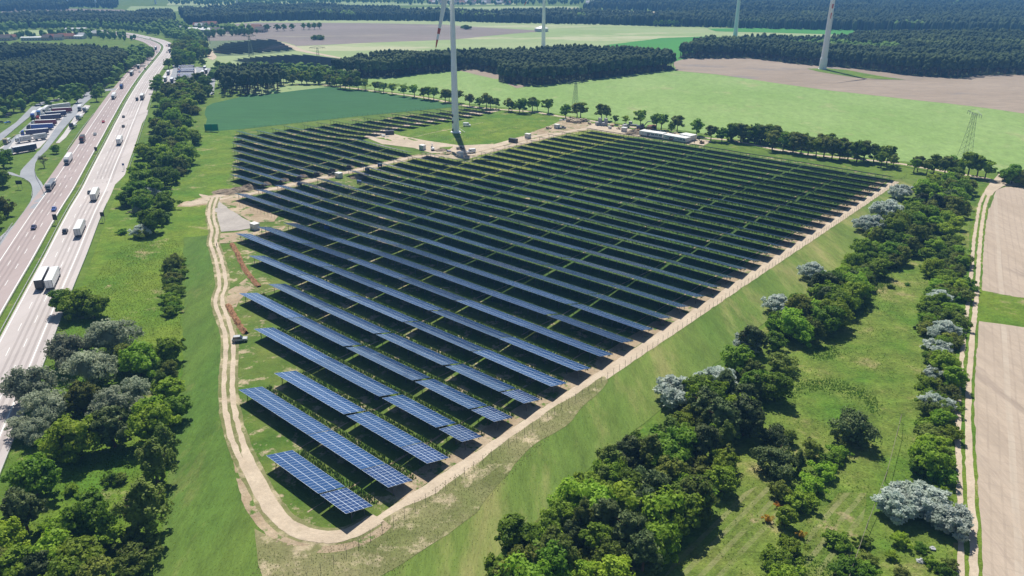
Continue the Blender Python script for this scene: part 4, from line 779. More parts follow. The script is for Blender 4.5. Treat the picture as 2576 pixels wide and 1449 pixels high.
def table(nmod, kind):
    key = (nmod, kind)
    if key in PVC: return PVC[key]
    L_ = nmod*1.134
    def fn():
        o = empty('solar_table')
        # panel slab: top with cells, underside, rim
        th = .045; ny, nz = (HZ-LZ)/SL, DY/SL
        V = [(0, 0, HZ), (L_, 0, HZ), (L_, DY, LZ), (0, DY, LZ)]; V += [(x, y-ny*th, z-nz*th) for x, y, z in V]
        me = bpy.data.meshes.new('solar_panels'); me.from_pydata(V, [], [(0, 1, 2, 3), (7, 6, 5, 4), (0, 4, 5, 1), (1, 5, 6, 2), (2, 6, 7, 3), (3, 7, 4, 0)])
        for m_ in (PV1 if kind == 0 else PV2, BACK, ALU): me.materials.append(m_)
        me.polygons.foreach_set('material_index', [0, 1, 2, 2, 2, 2])
        uvl = me.uv_layers.new(name='UVMap'); co = {0: (0, 0), 1: (L_, 0), 2: (L_, SL), 3: (0, SL)}
        for lp in me.loops: uvl.data[lp.index].uv = co.get(lp.vertex_index % 4)
        link('solar_panels', me, o)
        f = MB(); yz = lambda d: (DY*d/SL, HZ-(HZ-LZ)*d/SL-.10)
        for d in (.55, 1.75, 2.85, 4.0, 5.1, 6.3):
            y, z = yz(d); f.box(.05, L_-.05, y-.03, y+.03, z-.06, z+.03)
        np_ = max(2, int(round(L_/4.0))+1); xs = [0.7+(L_-1.4)*i/(np_-1) for i in range(np_)]
        for x in xs:
            a = yz(.3); b = yz(6.5); f.tube((x, a[0], a[1]-.08), (x, b[0], b[1]-.08), .05, n=4)
            y, z = yz(5.0); f.tube((x, y, -.6), (x, y, z), .055, n=4); y2, z2 = yz(3.3); f.tube((x, 1.75, 1.0), (x, y2, z2), .035, n=4)
        f.build('support_frame', STEEL, o)
        y, z = yz(1.75); pm = MB().box(-.05, .05, y-.08, y+.08, -.7, z).mesh('post', DSTEEL)
        for x in xs:
            p_ = link('post', pm, o); p_.location = (x, 0, 0)
        return o
    PVC[key] = Proto(fn); return PVC[key]
ORD = ['first', 'second', 'third', 'fourth', 'fifth', 'sixth', 'seventh', 'eighth', 'ninth', 'tenth', 'eleventh', 'twelfth', 'thirteenth', 'fourteenth', 'fifteenth', 'sixteenth', 'seventeenth', 'eighteenth', 'nineteenth', 'twentieth']
def ordn(n): return ORD[n-1] if n <= 20 else ('twenty ' if n < 30 else 'thirty ')+ORD[n % 10-1] if n % 10 else 'thirtieth'
def place_row(s, bounds, rowlab, group, kindf):
    for i in range(len(bounds)-1):
        tr, tl = bounds[i], bounds[i+1]; n = max(3, int((tr-tl-.12)/1.134)); L_ = n*1.134; tl2 = tr-L_-.06
        a = xy(s, tl2); b = xy(s, tl2+L_); za, zb = T1(*xy(s+1.5, tl2)), T1(*xy(s+1.5, tl2+L_)); p = table(n, kindf(i))
        o = p.place(a[0], a[1], TH, 1.0, z=za, label='blue solar table, %s from the right end, %s' % (ordn(i+1), rowlab), cat='solar table', group=group)
        o.rotation_euler = (R(random.uniform(-.6, .6)), -math.atan2(zb-za, L_)+R(random.uniform(-.12, .12)), TH)
TL = [-138.6,-171.5,-171.7,-202.5,-231.2,-230.7,-264,-293.7,-296,-292.9]+[-355.8]*4+[-352.6,-329.6,-354.8]+[-355.2]*5+[-322.9,-325.9,-326.1,-327,-328,-328.3,-327.6,-328.8,-326.2,-320.5,-321.8]
for k in range(1, 34):
    s = S0+PT*(k-1); tr = -108.3-.0295*(s-68.8); J = ([-118.4] if k <= 6 else [])+[-140,-170.7,-200.7,-231,-261.3,-291.6,-321.9]
    if k == 2: J = [-118.4, -139.0]
    J = [j-(s-110)*.012 if j > -150 else j for j in J]; B = [tr]+[j for j in J if j > TL[k-1]+7]+[TL[k-1]]
    place_row(s, B, '%s row from front' % ordn(k), 'solar tables of the main field', lambda i, k=k: 1 if (i == 0 and k <= 6) else (0 if k < 12 or random.random() < .7 else 1))
TLL = [-393,-413,-432,-452,-474,-493,-510,-501,-500,-502,-493,-492,-492,-480,-480,-474,-474,-470,-466,-459,-455,-455]
for j in range(22):
    s = S0+PT*(11.6+j); tr = -363.0 if j <= 9 else -420.5
    J = [-390, -421, -452, -483] if j <= 9 else [-445]
    B = [tr]+[x for x in J if x > TLL[j]+7 and x < tr-7]+[TLL[j]]
    place_row(s, B, '%s row of left block' % ordn(j+1), 'solar tables of the left block', lambda i: 0)
# far solar parks: rows are single tables seen as thin dark lines
def farpark(poly, s_step, label, group):
    W_ = [G(*p) for p in poly]; ss = [np.dot(w_, NX) for w_ in W_]; n_ = 0
    for s in np.arange(min(ss)+3, max(ss), s_step):
        ts = np.arange(-1400, 200, 3.0); X = NX[0]*s+EX[0]*ts; Y = NX[1]*s+EX[1]*ts; ins = inside(W_, X, Y)
        if ins.sum() < 5: continue
        a, b = ts[ins].min(), ts[ins].max(); L_ = b-a; n_ += 1
        V = [(0, 0, HZ), (L_, 0, HZ), (L_, DY, LZ), (0, DY, LZ)]; m = MB(); m.add(V+[(x, y, z-.1) for x, y, z in V], [(0, 1, 2, 3), (7, 6, 5, 4), (0, 4, 5, 1), (1, 5, 6, 2), (2, 6, 7, 3), (3, 7, 4, 0)])
        o = empty('solar_table'); x0, y0 = xy(s, a); o.location = (x0, y0, 0); o.rotation_euler = (0, 0, TH); m.build('solar_panels', BACK if False else PV2F, o)
        p2 = MB().box(.5, L_-.5, 2.9, 3.2, -.3, 2.3); p2.build('support_frame', STEEL, o)
        tag(o, label, 'solar table', group)
PV2F = plain('distant solar cells', (.012,.02,.05), .3)
farpark([(560,112),(640,103),(690,103),(738,128),(690,131),(610,137),(540,139),(528,128)], 13.0, 'dark solar row around the far pylon', 'rows of the far solar park')
farpark([(590,152),(640,147),(720,142),(770,142),(862,153),(850,166),(760,175),(700,178),(640,170)], 9.0, 'dark solar row nearer the pine island', 'rows of the second far solar park')
S('far_park_ground', [(528,103),(640,101),(690,101),(745,128),(700,134),(610,140),(540,142),(520,128)], plain('dark far ground', (.10,.15,.06), .9), .18)
S('far_park_ground', [(585,152),(640,146),(720,140),(775,140),(870,153),(855,168),(760,180),(700,182),(640,174)], MATS['dark far ground'], .18)
S('sand', [(520,130),(536,128),(545,142),(536,152),(522,146)], SAND, .22); S('sand', [(640,128),(700,113),(725,118),(700,124),(660,131)], GRAVEL, .22)
S('path', [(690,103),(700,103),(760,125),(860,146),(858,148),(745,128)], SAND, .22)

# ------------------------------------------------------------------ wind turbines
WHT = plain('turbine paint', (.88,.89,.90), .45, var=.01); REDP = plain('red stripe paint', (.55,.08,.04), .5); DARKG = plain('dark glass', (.03,.035,.045), .15); CONCT = plain('concrete tower', (.84,.85,.86), .7, var=.03, scale=.3)
def turbine(u, v, hub, rbase, rtop, R_, ang, face, label, redtip=True, conc=False, details=False, blade0=0):
    x, y = G(u, v); o = empty('wind_turbine', (x, y, T1(x, y)), face); tag(o, label, 'wind turbine', 'wind turbines')
    m = MB(); n = 14
    for i in range(n):
        z0, z1 = hub*i/n, hub*(i+1)/n; r0 = rbase+(rtop-rbase)*(i/n)**.9; r1 = rbase+(rtop-rbase)*((i+1)/n)**.9
        m.tube((0, 0, z0-.2*(i == 0)), (0, 0, z1), r0, r1, 28, cap=False)
        if conc or i % 4 == 3: m.tube((0, 0, z1-.12), (0, 0, z1+.12), r1+.06, r1+.06, 28)
    if conc: m.tube((0, 0, 0), (0, 0, 12), rbase+.5, rbase+.25, 28)
    m.tube((0, 0, -.5), (0, 0, .6), rbase+1.2, rbase+1.0, 28)
    m.build('tower', CONCT if conc else WHT, o, smooth=False)
    nb = MB().tube((0, 5.5, hub+1.2), (0, -4.2, hub+1.2), 1.7, 2.1, 12).build('nacelle', WHT, o)
    hb = MB().tube((0, -4.2, hub+1.2), (0, -6.6, hub+1.2), 1.9, .8, 14).build('hub', WHT, o)
    for k in range(3):
        a = ang+k*2*math.pi/3; d = Vector((math.sin(a), 0, math.cos(a))); per = Vector((d.z, 0, -d.x)); c0 = Vector((0, -5.4, hub+1.2)); m = MB()
        st = [(1.2, .9, .9, 0), (5, 1.0, .9, 0), (9, 2.0, .55, 0), (.35*R_, 1.75, .38, 0), (.55*R_, 1.25, .26, 0), (.72*R_, .95, .18, 0), (.80*R_, .82, .15, 1), (.88*R_, .66, .12, 0), (.94*R_, .52, .1, 1), (.985*R_, .33, .06, 1), (R_, .06, .03, 1)]
        for (r0, c_, t_, _), (r1, c2, t2, rd) in zip(st, st[1:]):
            V = []
            for rr, cc, tt in ((r0, c_, t_), (r1, c2, t2)):
                p0 = c0+d*rr
                for sx, sy in ((-.7, 0), (-.2, -1), (.5, -.6), (1.3, 0), (.5, .6), (-.2, 1)): V.append(p0+per*(cc*sx)+Vector((0, tt*sy, 0)))
            m.add(V, [(i, (i+1) % 6, 6+(i+1) % 6, 6+i) for i in range(6)], 1 if (redtip and rd) else 0)
        m.build('blade', [WHT, REDP], o)
    if details:
        m = MB(); 
        for z, w_ in ((1.2, 1.1), (6.6, .9), (11.0, .8)): m.box(-2.35-.1, -1.45, -rbase*.86-.05, -rbase*.72, z, z+1.7)
        m.build('door', DARKG, o)
        s_ = MB(); s_.box(3.0, 3.8, -4.6, -.2, .0, .12); 
        for i in range(9): s_.box(rbase+.2+i*.42, rbase+.6+i*.42, -.5, .5, 2.6-i*.3, 2.7-i*.3)
        s_.build('stairs', ALU, o)
    return o
turbine(1146.5, 333, 100, 2.55, 1.3, 46, R(180+14), R(0), 'white wind turbine tower rising from the meadow inside the solar park', details=True)
turbine(1366.8, 117, 98, 3.1, 1.3, 52, R(180+33), R(0), 'slender white wind turbine behind the pine island')
turbine(2069, 174, 108, 3.7, 1.7, 56, R(183), R(10), 'thick concrete wind turbine with red blade stripes on the brown field at the right', conc=True)
turbine(1848.7, 96, 110, 3.6, 1.6, 50, R(65), R(0), 'white wind turbine between bright green field and right pine forest')
for (u, v) in [(243, 18), (172, 14), (392, 10), (1030, 9), (597, 12)]:
    turbine(u, v, 110, 3.2, 1.5, 50, random.uniform(0, 6), R(random.uniform(-20, 20)), 'tiny pale wind turbine at the hazy horizon')

# ------------------------------------------------------------------ pylons
PYL = plain('pylon steel', (.22,.26,.24), .6, .2)
def pylon(u, v, h, wb, arm, rot, label, th=.09):
    x, y = G(u, v); o = empty('electricity_pylon', (x, y, T1(x, y)), rot); tag(o, label, 'pylon', 'lattice pylons of the power line')
    m = MB(); lv = 8; W_ = [wb*(1-.72*(i/lv)**.8) for i in range(lv+1)]; Z_ = [h*.93*i/lv for i in range(lv+1)]
    cor = lambda i, k: Vector((W_[i]/2*(1, 1, -1, -1)[k], W_[i]/2*(1, -1, -1, 1)[k], Z_[i]))
    for i in range(lv):
        for k in range(4):
            m.tube(cor(i, k), cor(i+1, k), th*1.3, n=4, cap=False); m.tube(cor(i, k), cor(i+1, (k+1) % 4), th*.7, n=4, cap=False); m.tube(cor(i+1, k), cor(i, (k+1) % 4), th*.7, n=4, cap=False)
    m.build('lattice_mast', PYL, o)
    a = MB(); top = h*.93; 
    for sy in (-.5, .5):
        a.tube((-arm, 0, top), (arm, 0, top), th*1.2, n=4); a.tube((-arm, 0, top), (0, sy, top+h*.07), th, n=4); a.tube((arm, 0, top), (0, sy, top+h*.07), th, n=4); a.tube((-arm, 0, top), (0, sy, top-1.2), th, n=4); a.tube((arm, 0, top), (0, sy, top-1.2), th, n=4)
    a.build('cross_arm', PYL, o)
    for fx in (-.97, -.66, -.36, .36, .66, .97):
        MB().tube((arm*fx, 0, top), (arm*fx, 0, top-1.9), .12, n=5).build('insulator', PYL, o)
pylon(1447, 267, 20.7, 4.2, 8.5, R(25), 'lattice pylon with broad cross arm behind the avenue trees')
pylon(2427, 394, 28, 6.0, 8.0, R(88), 'tall lattice pylon at the right, seen along its cross arm', .065)
pylon(802, 163, 21, 5, 9, R(10), 'lattice pylon in the nearer far solar park')
pylon(632, 139, 26, 6, 9, R(30), 'lattice pylon standing in the far solar park', .13)
pylon(526, 110, 18, 4, 7, R(20), 'small pylon at the left end of the far solar park', .13)
pylon(1440*0+447, 83, 20, 4, 7, R(20), 'pylon among the village trees', .13)

# ------------------------------------------------------------------ vehicles
TYRE = plain('tyre rubber', (.015,.015,.016), .8); GLASS = plain('vehicle glass', (.02,.03,.04), .08, spec=.8); CHAS = plain('chassis', (.04,.04,.045), .6)
def paint(n, c, rough=.35): return plain('paint '+n, c, rough, 0, .02, 1.0, .6)
PC = {'white': paint('white', (.78,.79,.80)), 'lightgrey': paint('light grey', (.55,.56,.57)), 'silver': paint('silver', (.42,.44,.46)), 'navy': paint('navy', (.018,.022,.10)), 'blue': paint('blue', (.03,.10,.42)), 'red': paint('red', (.50,.03,.04)),
      'maroon': paint('maroon', (.20,.015,.04)), 'dark': paint('dark', (.03,.032,.04)), 'grey': paint('grey', (.20,.21,.23)), 'cyan': paint('cyan blue', (.08,.25,.60)), 'cream': paint('cream', (.62,.52,.32)), 'darkred': paint('dark red', (.16,.03,.03)), 'tan': paint('brown', (.25,.15,.08)), 'black': paint('black', (.012,.012,.014))}
def wheel(o, x, y, r=.5, w_=.3):
    t = MB().tube((x, y-w_/2, r), (x, y+w_/2, r), r, n=14).build('wheel', TYRE, o)
    MB().tube((x, y-w_/2-.02, r), (x, y+w_/2+.02, r), r*.5, n=10).build('rim', ALU, t)
def cab(o, x0, c):                                  # front at +x, x0 = front face
    b = MB().prism([(x0-2.2, .75), (x0-.05, .75), (x0, 1.6), (x0-.18, 2.7), (x0-.45, 3.2), (x0-1.1, 3.75), (x0-2.2, 3.8)], -1.22, 1.22).build('cab', c, o, bevel=.06)
    MB().add([(x0-.01+.02, -1.05, 1.75), (x0+.01, 1.05, 1.75), (x0-.17, 1.05, 2.75), (x0-.17, -1.05, 2.75)], [(0, 1, 2, 3)]).box(x0-1.5, x0-.5, -1.26, -1.23, 1.8, 2.6).box(x0-1.5, x0-.5, 1.23, 1.26, 1.8, 2.6).build('windshield', GLASS, b)
    g = MB().box(x0-.05, x0+.05, -1.1, 1.1, .8, 1.45).build('grille', CHAS, b)
    for sy in (-1, 1): MB().box(x0-.02, x0+.07, sy*.95-.18, sy*.95+.18, .85, 1.1).build('headlight', ALU, b); MB().box(x0-.5, x0-.35, sy*1.5-.08, sy*1.5+.08, 2.0, 2.7).build('mirror', CHAS, b)
def lorry(cc, bc, roof=None, L_=16.5):
    def fn():
        o = empty('lorry'); h = L_/2; cab(o, h, cc)
        tb = MB().box(-h, h-2.9, -1.27, 1.27, 1.15, 4.0).build('trailer', [bc], o, bevel=.03)
        MB().box(-h+.05, h-2.95, -1.22, 1.22, 4.0, 4.03).build('trailer_roof', roof or PC['white'], tb)
        MB().box(-h-.03, -h, -.03, .03, 1.25, 3.9).box(-h-.03, -h, -1.2, -1.1, 1.2, 3.95).box(-h-.03, -h, 1.1, 1.2, 1.2, 3.95).box(-h-.05, -h, -1.25, 1.25, .75, 1.1).build('rear_door', CHAS, tb)
        MB().box(-h+.3, h-.8, -.5, .5, .7, 1.15).box(-h+5, h-5.5, -1.2, 1.2, .55, 1.1).build('chassis', CHAS, o)
        for x in (-h+1.8, -h+3.1, -h+4.4, h-4.9, h-1.4):
            for y in (-1.05, 1.05): wheel(o, x, y)
        return o
    return Proto(fn)
def rigid(cc, bc, flat=False):
    def fn():
        o = empty('truck'); cab(o, 4.8, cc)
        if flat:
            m = MB().box(-4.8, 2.3, -1.25, 1.25, 1.1, 1.3)
            for x in (-4.6, -2.2, .1, 2.2): m.box(x-.06, x+.06, -1.2, -1.1, 1.3, 2.5).box(x-.06, x+.06, 1.1, 1.2, 1.3, 2.5)
            m.box(-4.8, 2.3, -1.22, 1.22, 2.5, 2.6); m.build('load_deck', bc, o)
        else: MB().box(-4.8, 2.3, -1.27, 1.27, 1.1, 3.9).build('box_body', bc, o, bevel=.03)
        MB().box(-4.6, 3.6, -.5, .5, .65, 1.1).build('chassis', CHAS, o)
        for x in (-3.2, 3.4):
            for y in (-1.05, 1.05): wheel(o, x, y)
        return o
    return Proto(fn)
def roadtrain():
    o = empty('lorry'); cab(o, 9.3, PC['white'])
    body = MB().box(.2, 6.9, -1.27, 1.27, 1.1, 4.0).build('box_body', PC['lightgrey'], o, bevel=.03); tr = MB().box(-9.3, -1.6, -1.27, 1.27, 1.1, 4.0).build('trailer', PC['lightgrey'], o, bevel=.03)
    MB().box(.3, 8.2, -.5, .5, .65, 1.1).box(-9.1, .2, -.4, .4, .7, 1.1).build('chassis', CHAS, o)
    for x in (1.6, 8.0, -2.8, -7.6, -6.3):
        for y in (-1.05, 1.05): wheel(o, x, y)
    for par, cx in ((body, 3.3), (tr, -5.6)):
        for sg in (-1, 1):
            c = bpy.data.curves.new('lettering', 'FONT'); c.body = 'Tharmex'; c.size = 1.15; c.extrude = .01; c.align_x = 'CENTER'
            t = bpy.data.objects.new('tmp', c); me = bpy.data.meshes.new_from_object(t); bpy.data.objects.remove(t)
            me.transform(Matrix.Translation((cx, sg*1.295, 2.2)) @ Matrix.Rotation(R(0 if sg < 0 else 180), 4, 'Z') @ Matrix.Rotation(R(90), 4, 'X')); me.materials.append(PC['dark']); link('lettering', me, par)
    return o
def car(c, kind='car'):
    def fn():
        o = empty('car' if kind != 'van' else 'van')
        if kind == 'van':
            b = MB().prism([(-2.8, .4), (2.7, .4), (2.8, .9), (2.5, 1.2), (1.75, 1.35), (1.05, 2.3), (.8, 2.5), (-2.75, 2.5)], -.98, .98).build('body', c, o, bevel=.06)
            MB().add([(1.72, -.85, 1.42), (1.72, .85, 1.42), (1.12, .82, 2.24), (1.12, -.82, 2.24)], [(0, 1, 2, 3)]).box(.3, 1.2, -1.0, -.985, 1.5, 2.1).box(.3, 1.2, .985, 1.0, 1.5, 2.1).build('window', GLASS, b); ws = (-1.9, 1.9); L_ = 2.8
        else:
            hh = {'car': (1.45, 2.1), 'suv': (1.72, 2.25), 'pickup': (1.8, 2.6)}[kind]; H_, L_ = hh
            b = MB().prism([(-L_, .35), (L_, .35), (L_, .75), (L_*.93, .95), (L_*.45, 1.02), (-L_*.85, 1.05), (-L_, .9)], -.9, .9).build('body', c, o, bevel=.06)
            if kind == 'pickup': top = [(-.5, 1.0), (1.25, 1.0), (.75, H_), (-.4, H_)]
            else: top = [(-L_*.88, 1.0), (L_*.42, 1.0), (L_*.12, H_-.03), (-L_*.55 if kind == 'car' else -L_*.78, H_)]
            g = MB().prism(top, -.78, .78).build('window', GLASS, b)
            MB().box(top[3][0]+.05, top[2][0]-.05, -.74, .74, H_-.02, H_+.04).build('roof', c, b); ws = (-L_*.62, L_*.62)
        for sy in (-.7, .7): MB().box(L_-.03, L_+.03, sy-.16, sy+.16, .62, .8).build('headlight', ALU, b)
        for x in ws:
            for y in (-.85, .85): wheel(o, x, y, .34, .22)
        return o
    return Proto(fn)
def transporter():
    o = empty('car_transporter'); cab(o, 9.0, PC['silver'])
    m = MB().box(-9, 6.6, -1.25, 1.25, 1.0, 1.15).box(-9, 8.4, -1.2, 1.2, 2.75, 2.85)
    for x in (-8.8, -5, -1, 3, 6.3):
        for sy in (-1.2, 1.2): m.box(x-.08, x+.08, sy-.06, sy+.06, 1.0, 2.9)
    m.build('loading_deck', PC['grey'], o); MB().box(-8, 7, -.5, .5, .6, 1.0).build('chassis', CHAS, o)
    for x in (-5.5, -4.2, 1.5, 7.6):
        for y in (-1.05, 1.05): wheel(o, x, y)
    return o
P_ = {}
def vp(key, fn):
    if key not in P_: P_[key] = fn()
    return P_[key]
def road_dir(x, y):
    d = np.linalg.norm(med-np.array([x, y]), axis=1); i = int(np.clip(d.argmin(), 1, len(med)-2)); t = med[i+1]-med[i-1]; return math.atan2(t[1], t[0])
def veh(typ, u, v, lab, cat, group, rz=None, col=('white', 'white'), rev=False, grp=True):
    x, y = G(u, v)
    if typ == 'lorry': p = vp(('l',)+col, lambda: lorry(PC[col[0]], PC[col[1]]))
    elif typ == 'rigid': p = vp(('r',)+col, lambda: rigid(PC[col[0]], PC[col[1]]))
    elif typ == 'flat': p = vp(('f',)+col, lambda: rigid(PC[col[0]], PC[col[1]], True))
    elif typ == 'train': p = vp('train', lambda: Proto(roadtrain))
    elif typ == 'transporter': p = vp('trans', lambda: Proto(transporter))
    else: p = vp((typ, col[0]), lambda: car(PC[col[0]], typ))
    a = rz if rz is not None else road_dir(x, y)+(math.pi if rev else 0)
    return p.place(x, y, a, 1.0, z=T1(x, y)+.19, label=lab, cat=cat, group=group)
MG = 'vehicles on the motorway'
q0 = lambda a, b: q(0, 0, a, b); q1 = lambda a, b: q(0, 1, a, b)
for typ, pt, col, rev, lab, cat in [
 ('lorry', q1(545,1400), ('white','white'), 0, 'white box lorry nearest to the camera on the right carriageway', 'lorry'), ('lorry', q1(445,1400), ('white','darkgrey'), 0, 'dark rear lorry overtaking beside the nearest white one', 'lorry'),
 ('lorry', q1(815,890), ('white','lightgrey'), 0, 'white roofed lorry with a small dark car to its left', 'lorry'), ('suv', q1(660,895), ('dark',), 0, 'dark estate car with white load left of a lorry', 'car'),
 ('lorry', q1(965,545), ('white','lightgrey'), 0, 'grey sided lorry passing the second sign board', 'lorry'), ('car', q1(905,500), ('dark',), 0, 'dark car half hidden left of the grey sided lorry', 'car'),
 ('lorry', q0(1210,1440), ('white','white'), 0, 'white lorry on the right carriageway level with the transformer meadow', 'lorry'), ('car', q0(1243,1280), ('dark',), 0, 'black car in the middle lane right of the median, nearer one', 'car'), ('car', q0(1245,1183), ('dark',), 0, 'black car in the middle lane right of the median, farther one', 'car'),
 ('lorry', q0(1437,995), ('white','grey'), 0, 'lorry with dark rear beside a dark van, right carriageway', 'lorry'), ('van', q0(1382,1012), ('dark',), 0, 'dark van left of the lorry with dark rear', 'van'),
 ('lorry', q0(1713,520), ('grey','grey'), 0, 'grey lorry at the bend of the right carriageway', 'lorry'), ('lorry', q0(1703,465), ('blue','grey'), 0, 'bluish lorry farthest round the bend', 'lorry'), ('car', q0(1677,466), ('red',), 0, 'small red car at the bend', 'car'), ('car', q0(1694,514), ('dark',), 0, 'dark car beside the grey lorry at the bend', 'car'),
 ('car', q0(1681,531), ('silver',), 0, 'silver car behind the lorry at the bend, left one', 'car'), ('car', q0(1708,534), ('dark',), 0, 'dark car directly behind the lorry at the bend', 'car'),
 ('car', q1(343,855), ('navy',), 1, 'dark blue car nearest to the camera, coming towards it', 'car'), ('car', q1(547,670), ('blue',), 1, 'blue car coming towards the camera before the first sign', 'car'), ('transporter', q1(520,440), ('x',), 1, 'car transporter leaving the junction of the rest area road', 'car transporter'),
 ('lorry', q1(695,185), ('lightgrey','white'), 1, 'white lorry with bluish side coming down the left carriageway', 'lorry'), ('rigid', q0(835,1428), ('darkred','black'), 1, 'dark red truck with load on the left carriageway', 'truck'), ('car', q0(958,1360), ('silver',), 1, 'silver car in the fast lane, left carriageway', 'car'), ('car', q0(1042,1235), ('red',), 1, 'bright red car on the left carriageway', 'car'),
 ('lorry', q0(1150,990), ('white','white'), 1, 'white lorry above the red car, left carriageway', 'lorry'), ('rigid', q0(1228,890), ('blue','dark'), 1, 'dark blue truck at the exit nose, left carriageway', 'truck'), ('lorry', q0(1330,757), ('dark','grey'), 1, 'grey lorry halfway to the bend, left carriageway', 'lorry'), ('rigid', q0(1398,690), ('dark','white'), 1, 'dark fronted truck below the group of small cars', 'truck'),
 ('car', q0(1446,674), ('white',), 1, 'white car right of the dark fronted truck', 'car'), ('car', q0(1461,699), ('dark',), 1, 'dark car beside the white car', 'car'), ('car', q0(1405,728), ('white',), 1, 'white car under the dark fronted truck', 'car'), ('car', q0(1497,653), ('white',), 1, 'pale car in the fast lane before the bend', 'car'), ('car', q0(1484,603), ('lightgrey',), 1, 'light car higher up before the bend', 'car'),
 ('lorry', q0(1548,527), ('dark','dark'), 1, 'dark lorry in the bend, front one of the pair', 'lorry'), ('lorry', q0(1570,500), ('grey','dark'), 1, 'dark lorry in the bend, rear one of the pair', 'lorry'), ('car', q0(1538,550), ('dark',), 1, 'dark car ahead of the two lorries in the bend', 'car'), ('car', q0(1580,528), ('white',), 1, 'white car overtaking in the bend, lower one', 'car'), ('car', q0(1606,527), ('white',), 1, 'white car overtaking in the bend, at the median', 'car'),
 ('car', q0(1515,395), ('dark',), 0, 'dark car beyond the bend', 'car'), ]:
    col = tuple('dark' if c == 'darkgrey' else c for c in col)
    veh(typ, pt[0], pt[1], lab, cat, MG, None, col, bool(rev))
# parked lorries, left rest area (z0: zoom of the lot)
z0 = lambda a, b: (.13889*a, 241.5+.13889*b)
LG = 'lorries parked in the left rest area'
for typ, a, b, col, lab in [('lorry', (170,1070), (655,985), ('white','navy'), 'lorry with white cab and navy trailer, nearest of the parked row'), ('train', (325,860), (830,785), ('x',), 'white road train with lettering on both boxes, second of the row'), ('lorry', (415,735), (868,695), ('blue','navy'), 'lorry with blue cab and dark navy trailer, third of the row'),
    ('lorry', (520,628), (955,605), ('navy','blue'), 'blue lorry with bright roof, fourth of the row'), ('lorry', (600,545), (1015,530), ('white','maroon'), 'lorry with maroon trailer in the middle of the row'), ('lorry', (690,460), (1095,425), ('red','navy'), 'lorry with navy trailer and reddish cab, sixth of the row'),
    ('lorry', (800,395), (1180,365), ('white','navy'), 'navy lorry squeezed behind the sixth'), ('lorry', (900,325), (1295,300), ('white','maroon'), 'long dark red lorry near the end of the row'), ('lorry', (905,262), (1262,215), ('lightgrey','lightgrey'), 'pale grey lorry farthest in the row'),
    ('lorry', (590,432), (660,350), ('blue','white'), 'blue cabbed lorry parked at the lane, left of the row'), ('lorry', (700,370), (780,300), ('cyan','white'), 'light blue lorry behind the blue cabbed one'), ('lorry', (800,322), (880,262), ('white','lightgrey'), 'white lorry last of the three at the lane'),
    ('rigid', (1425,310), (1490,215), ('white','white'), 'white box truck by the exit of the lot'), ('flat', (1500,320), (1620,240), ('white','white'), 'white flatbed truck beside the box truck'), ('flat', (1395,450), (1500,390), ('white','white'), 'white flatbed truck in the middle by the grass'), ('flat', (1265,620), (1400,540), ('dark','white'), 'flatbed truck with white load nearest on the right side'),
    ('flat', (50,920), (225,800), ('cream','lightgrey'), 'cream coloured crane truck at the left edge'), ('rigid', (385,275), (480,200), ('dark','white'), 'white truck driving in on the access lane'), ('van', (90,400), (225,360), ('dark',), 'long dark van under the trees'), ('car', (100,505), (185,492), ('cyan',), 'blue car on the access lane'), ('car', (-20,500), (40,492), ('dark',), 'dark car at the left edge of the lane')]:
    fa = G(*z0(*a)); fb = G(*z0(*b)); c = ((fa[0]+fb[0])/2, (fa[1]+fb[1])/2); u, v = pix(c[0], c[1], 0)
    veh(typ, u, v, lab, typ if typ in ('van', 'car') else 'lorry', LG, math.atan2(fa[1]-fb[1], fa[0]-fb[0]), col)
# lorry park on the right of the motorway
L9 = 'lorries in the packed lorry park'
for i in range(14):
    yy = 362+i*11.5+(8 if i > 6 else 0); sh = -6*(i % 3); a = G(*z9(420+sh, yy+14)); b = G(*z9(592+sh-i*1.2, yy+10)); c = ((a[0]+b[0])/2, (a[1]+b[1])/2)
    u, v = pix(c[0], c[1], 0); cc = [('white','blue'), ('blue','navy'), ('white','navy'), ('white','white'), ('red','blue')][i % 5]
    veh('lorry', u, v, 'pale roofed lorry in the packed block, %s from the back' % ordn(i+1), 'lorry', L9, math.atan2(a[1]-b[1], a[0]-b[0]), cc)
for (a, b, col, lab) in [(292, 440, ('white','grey'), 'lorry at the left lane of the lorry park, farthest of three'), (258, 515, ('white','grey'), 'lorry at the left lane of the lorry park, middle of three'), (268, 600, ('white','dark'), 'lorry at the left lane of the lorry park, nearest of three'), (335, 530, ('white','navy'), 'dark lorry driving on the lorry park lane'),
    (700, 442, ('white','dark'), 'lorry right of the packed block, in front of two dark ones'), (722, 385, ('blue','navy'), 'dark lorry hidden under the trees of the lorry park'), (738, 422, ('dark','dark'), 'dark lorry right of the white fronted one'), (825, 470, ('white','dark'), 'lorry alone on the eastern lane of the lorry park')]:
    u, v = z9(a, b); x, y = G(u, v); veh('lorry', u, v, lab, 'lorry', 'lorries outside the packed block', road_dir(x, y), col)
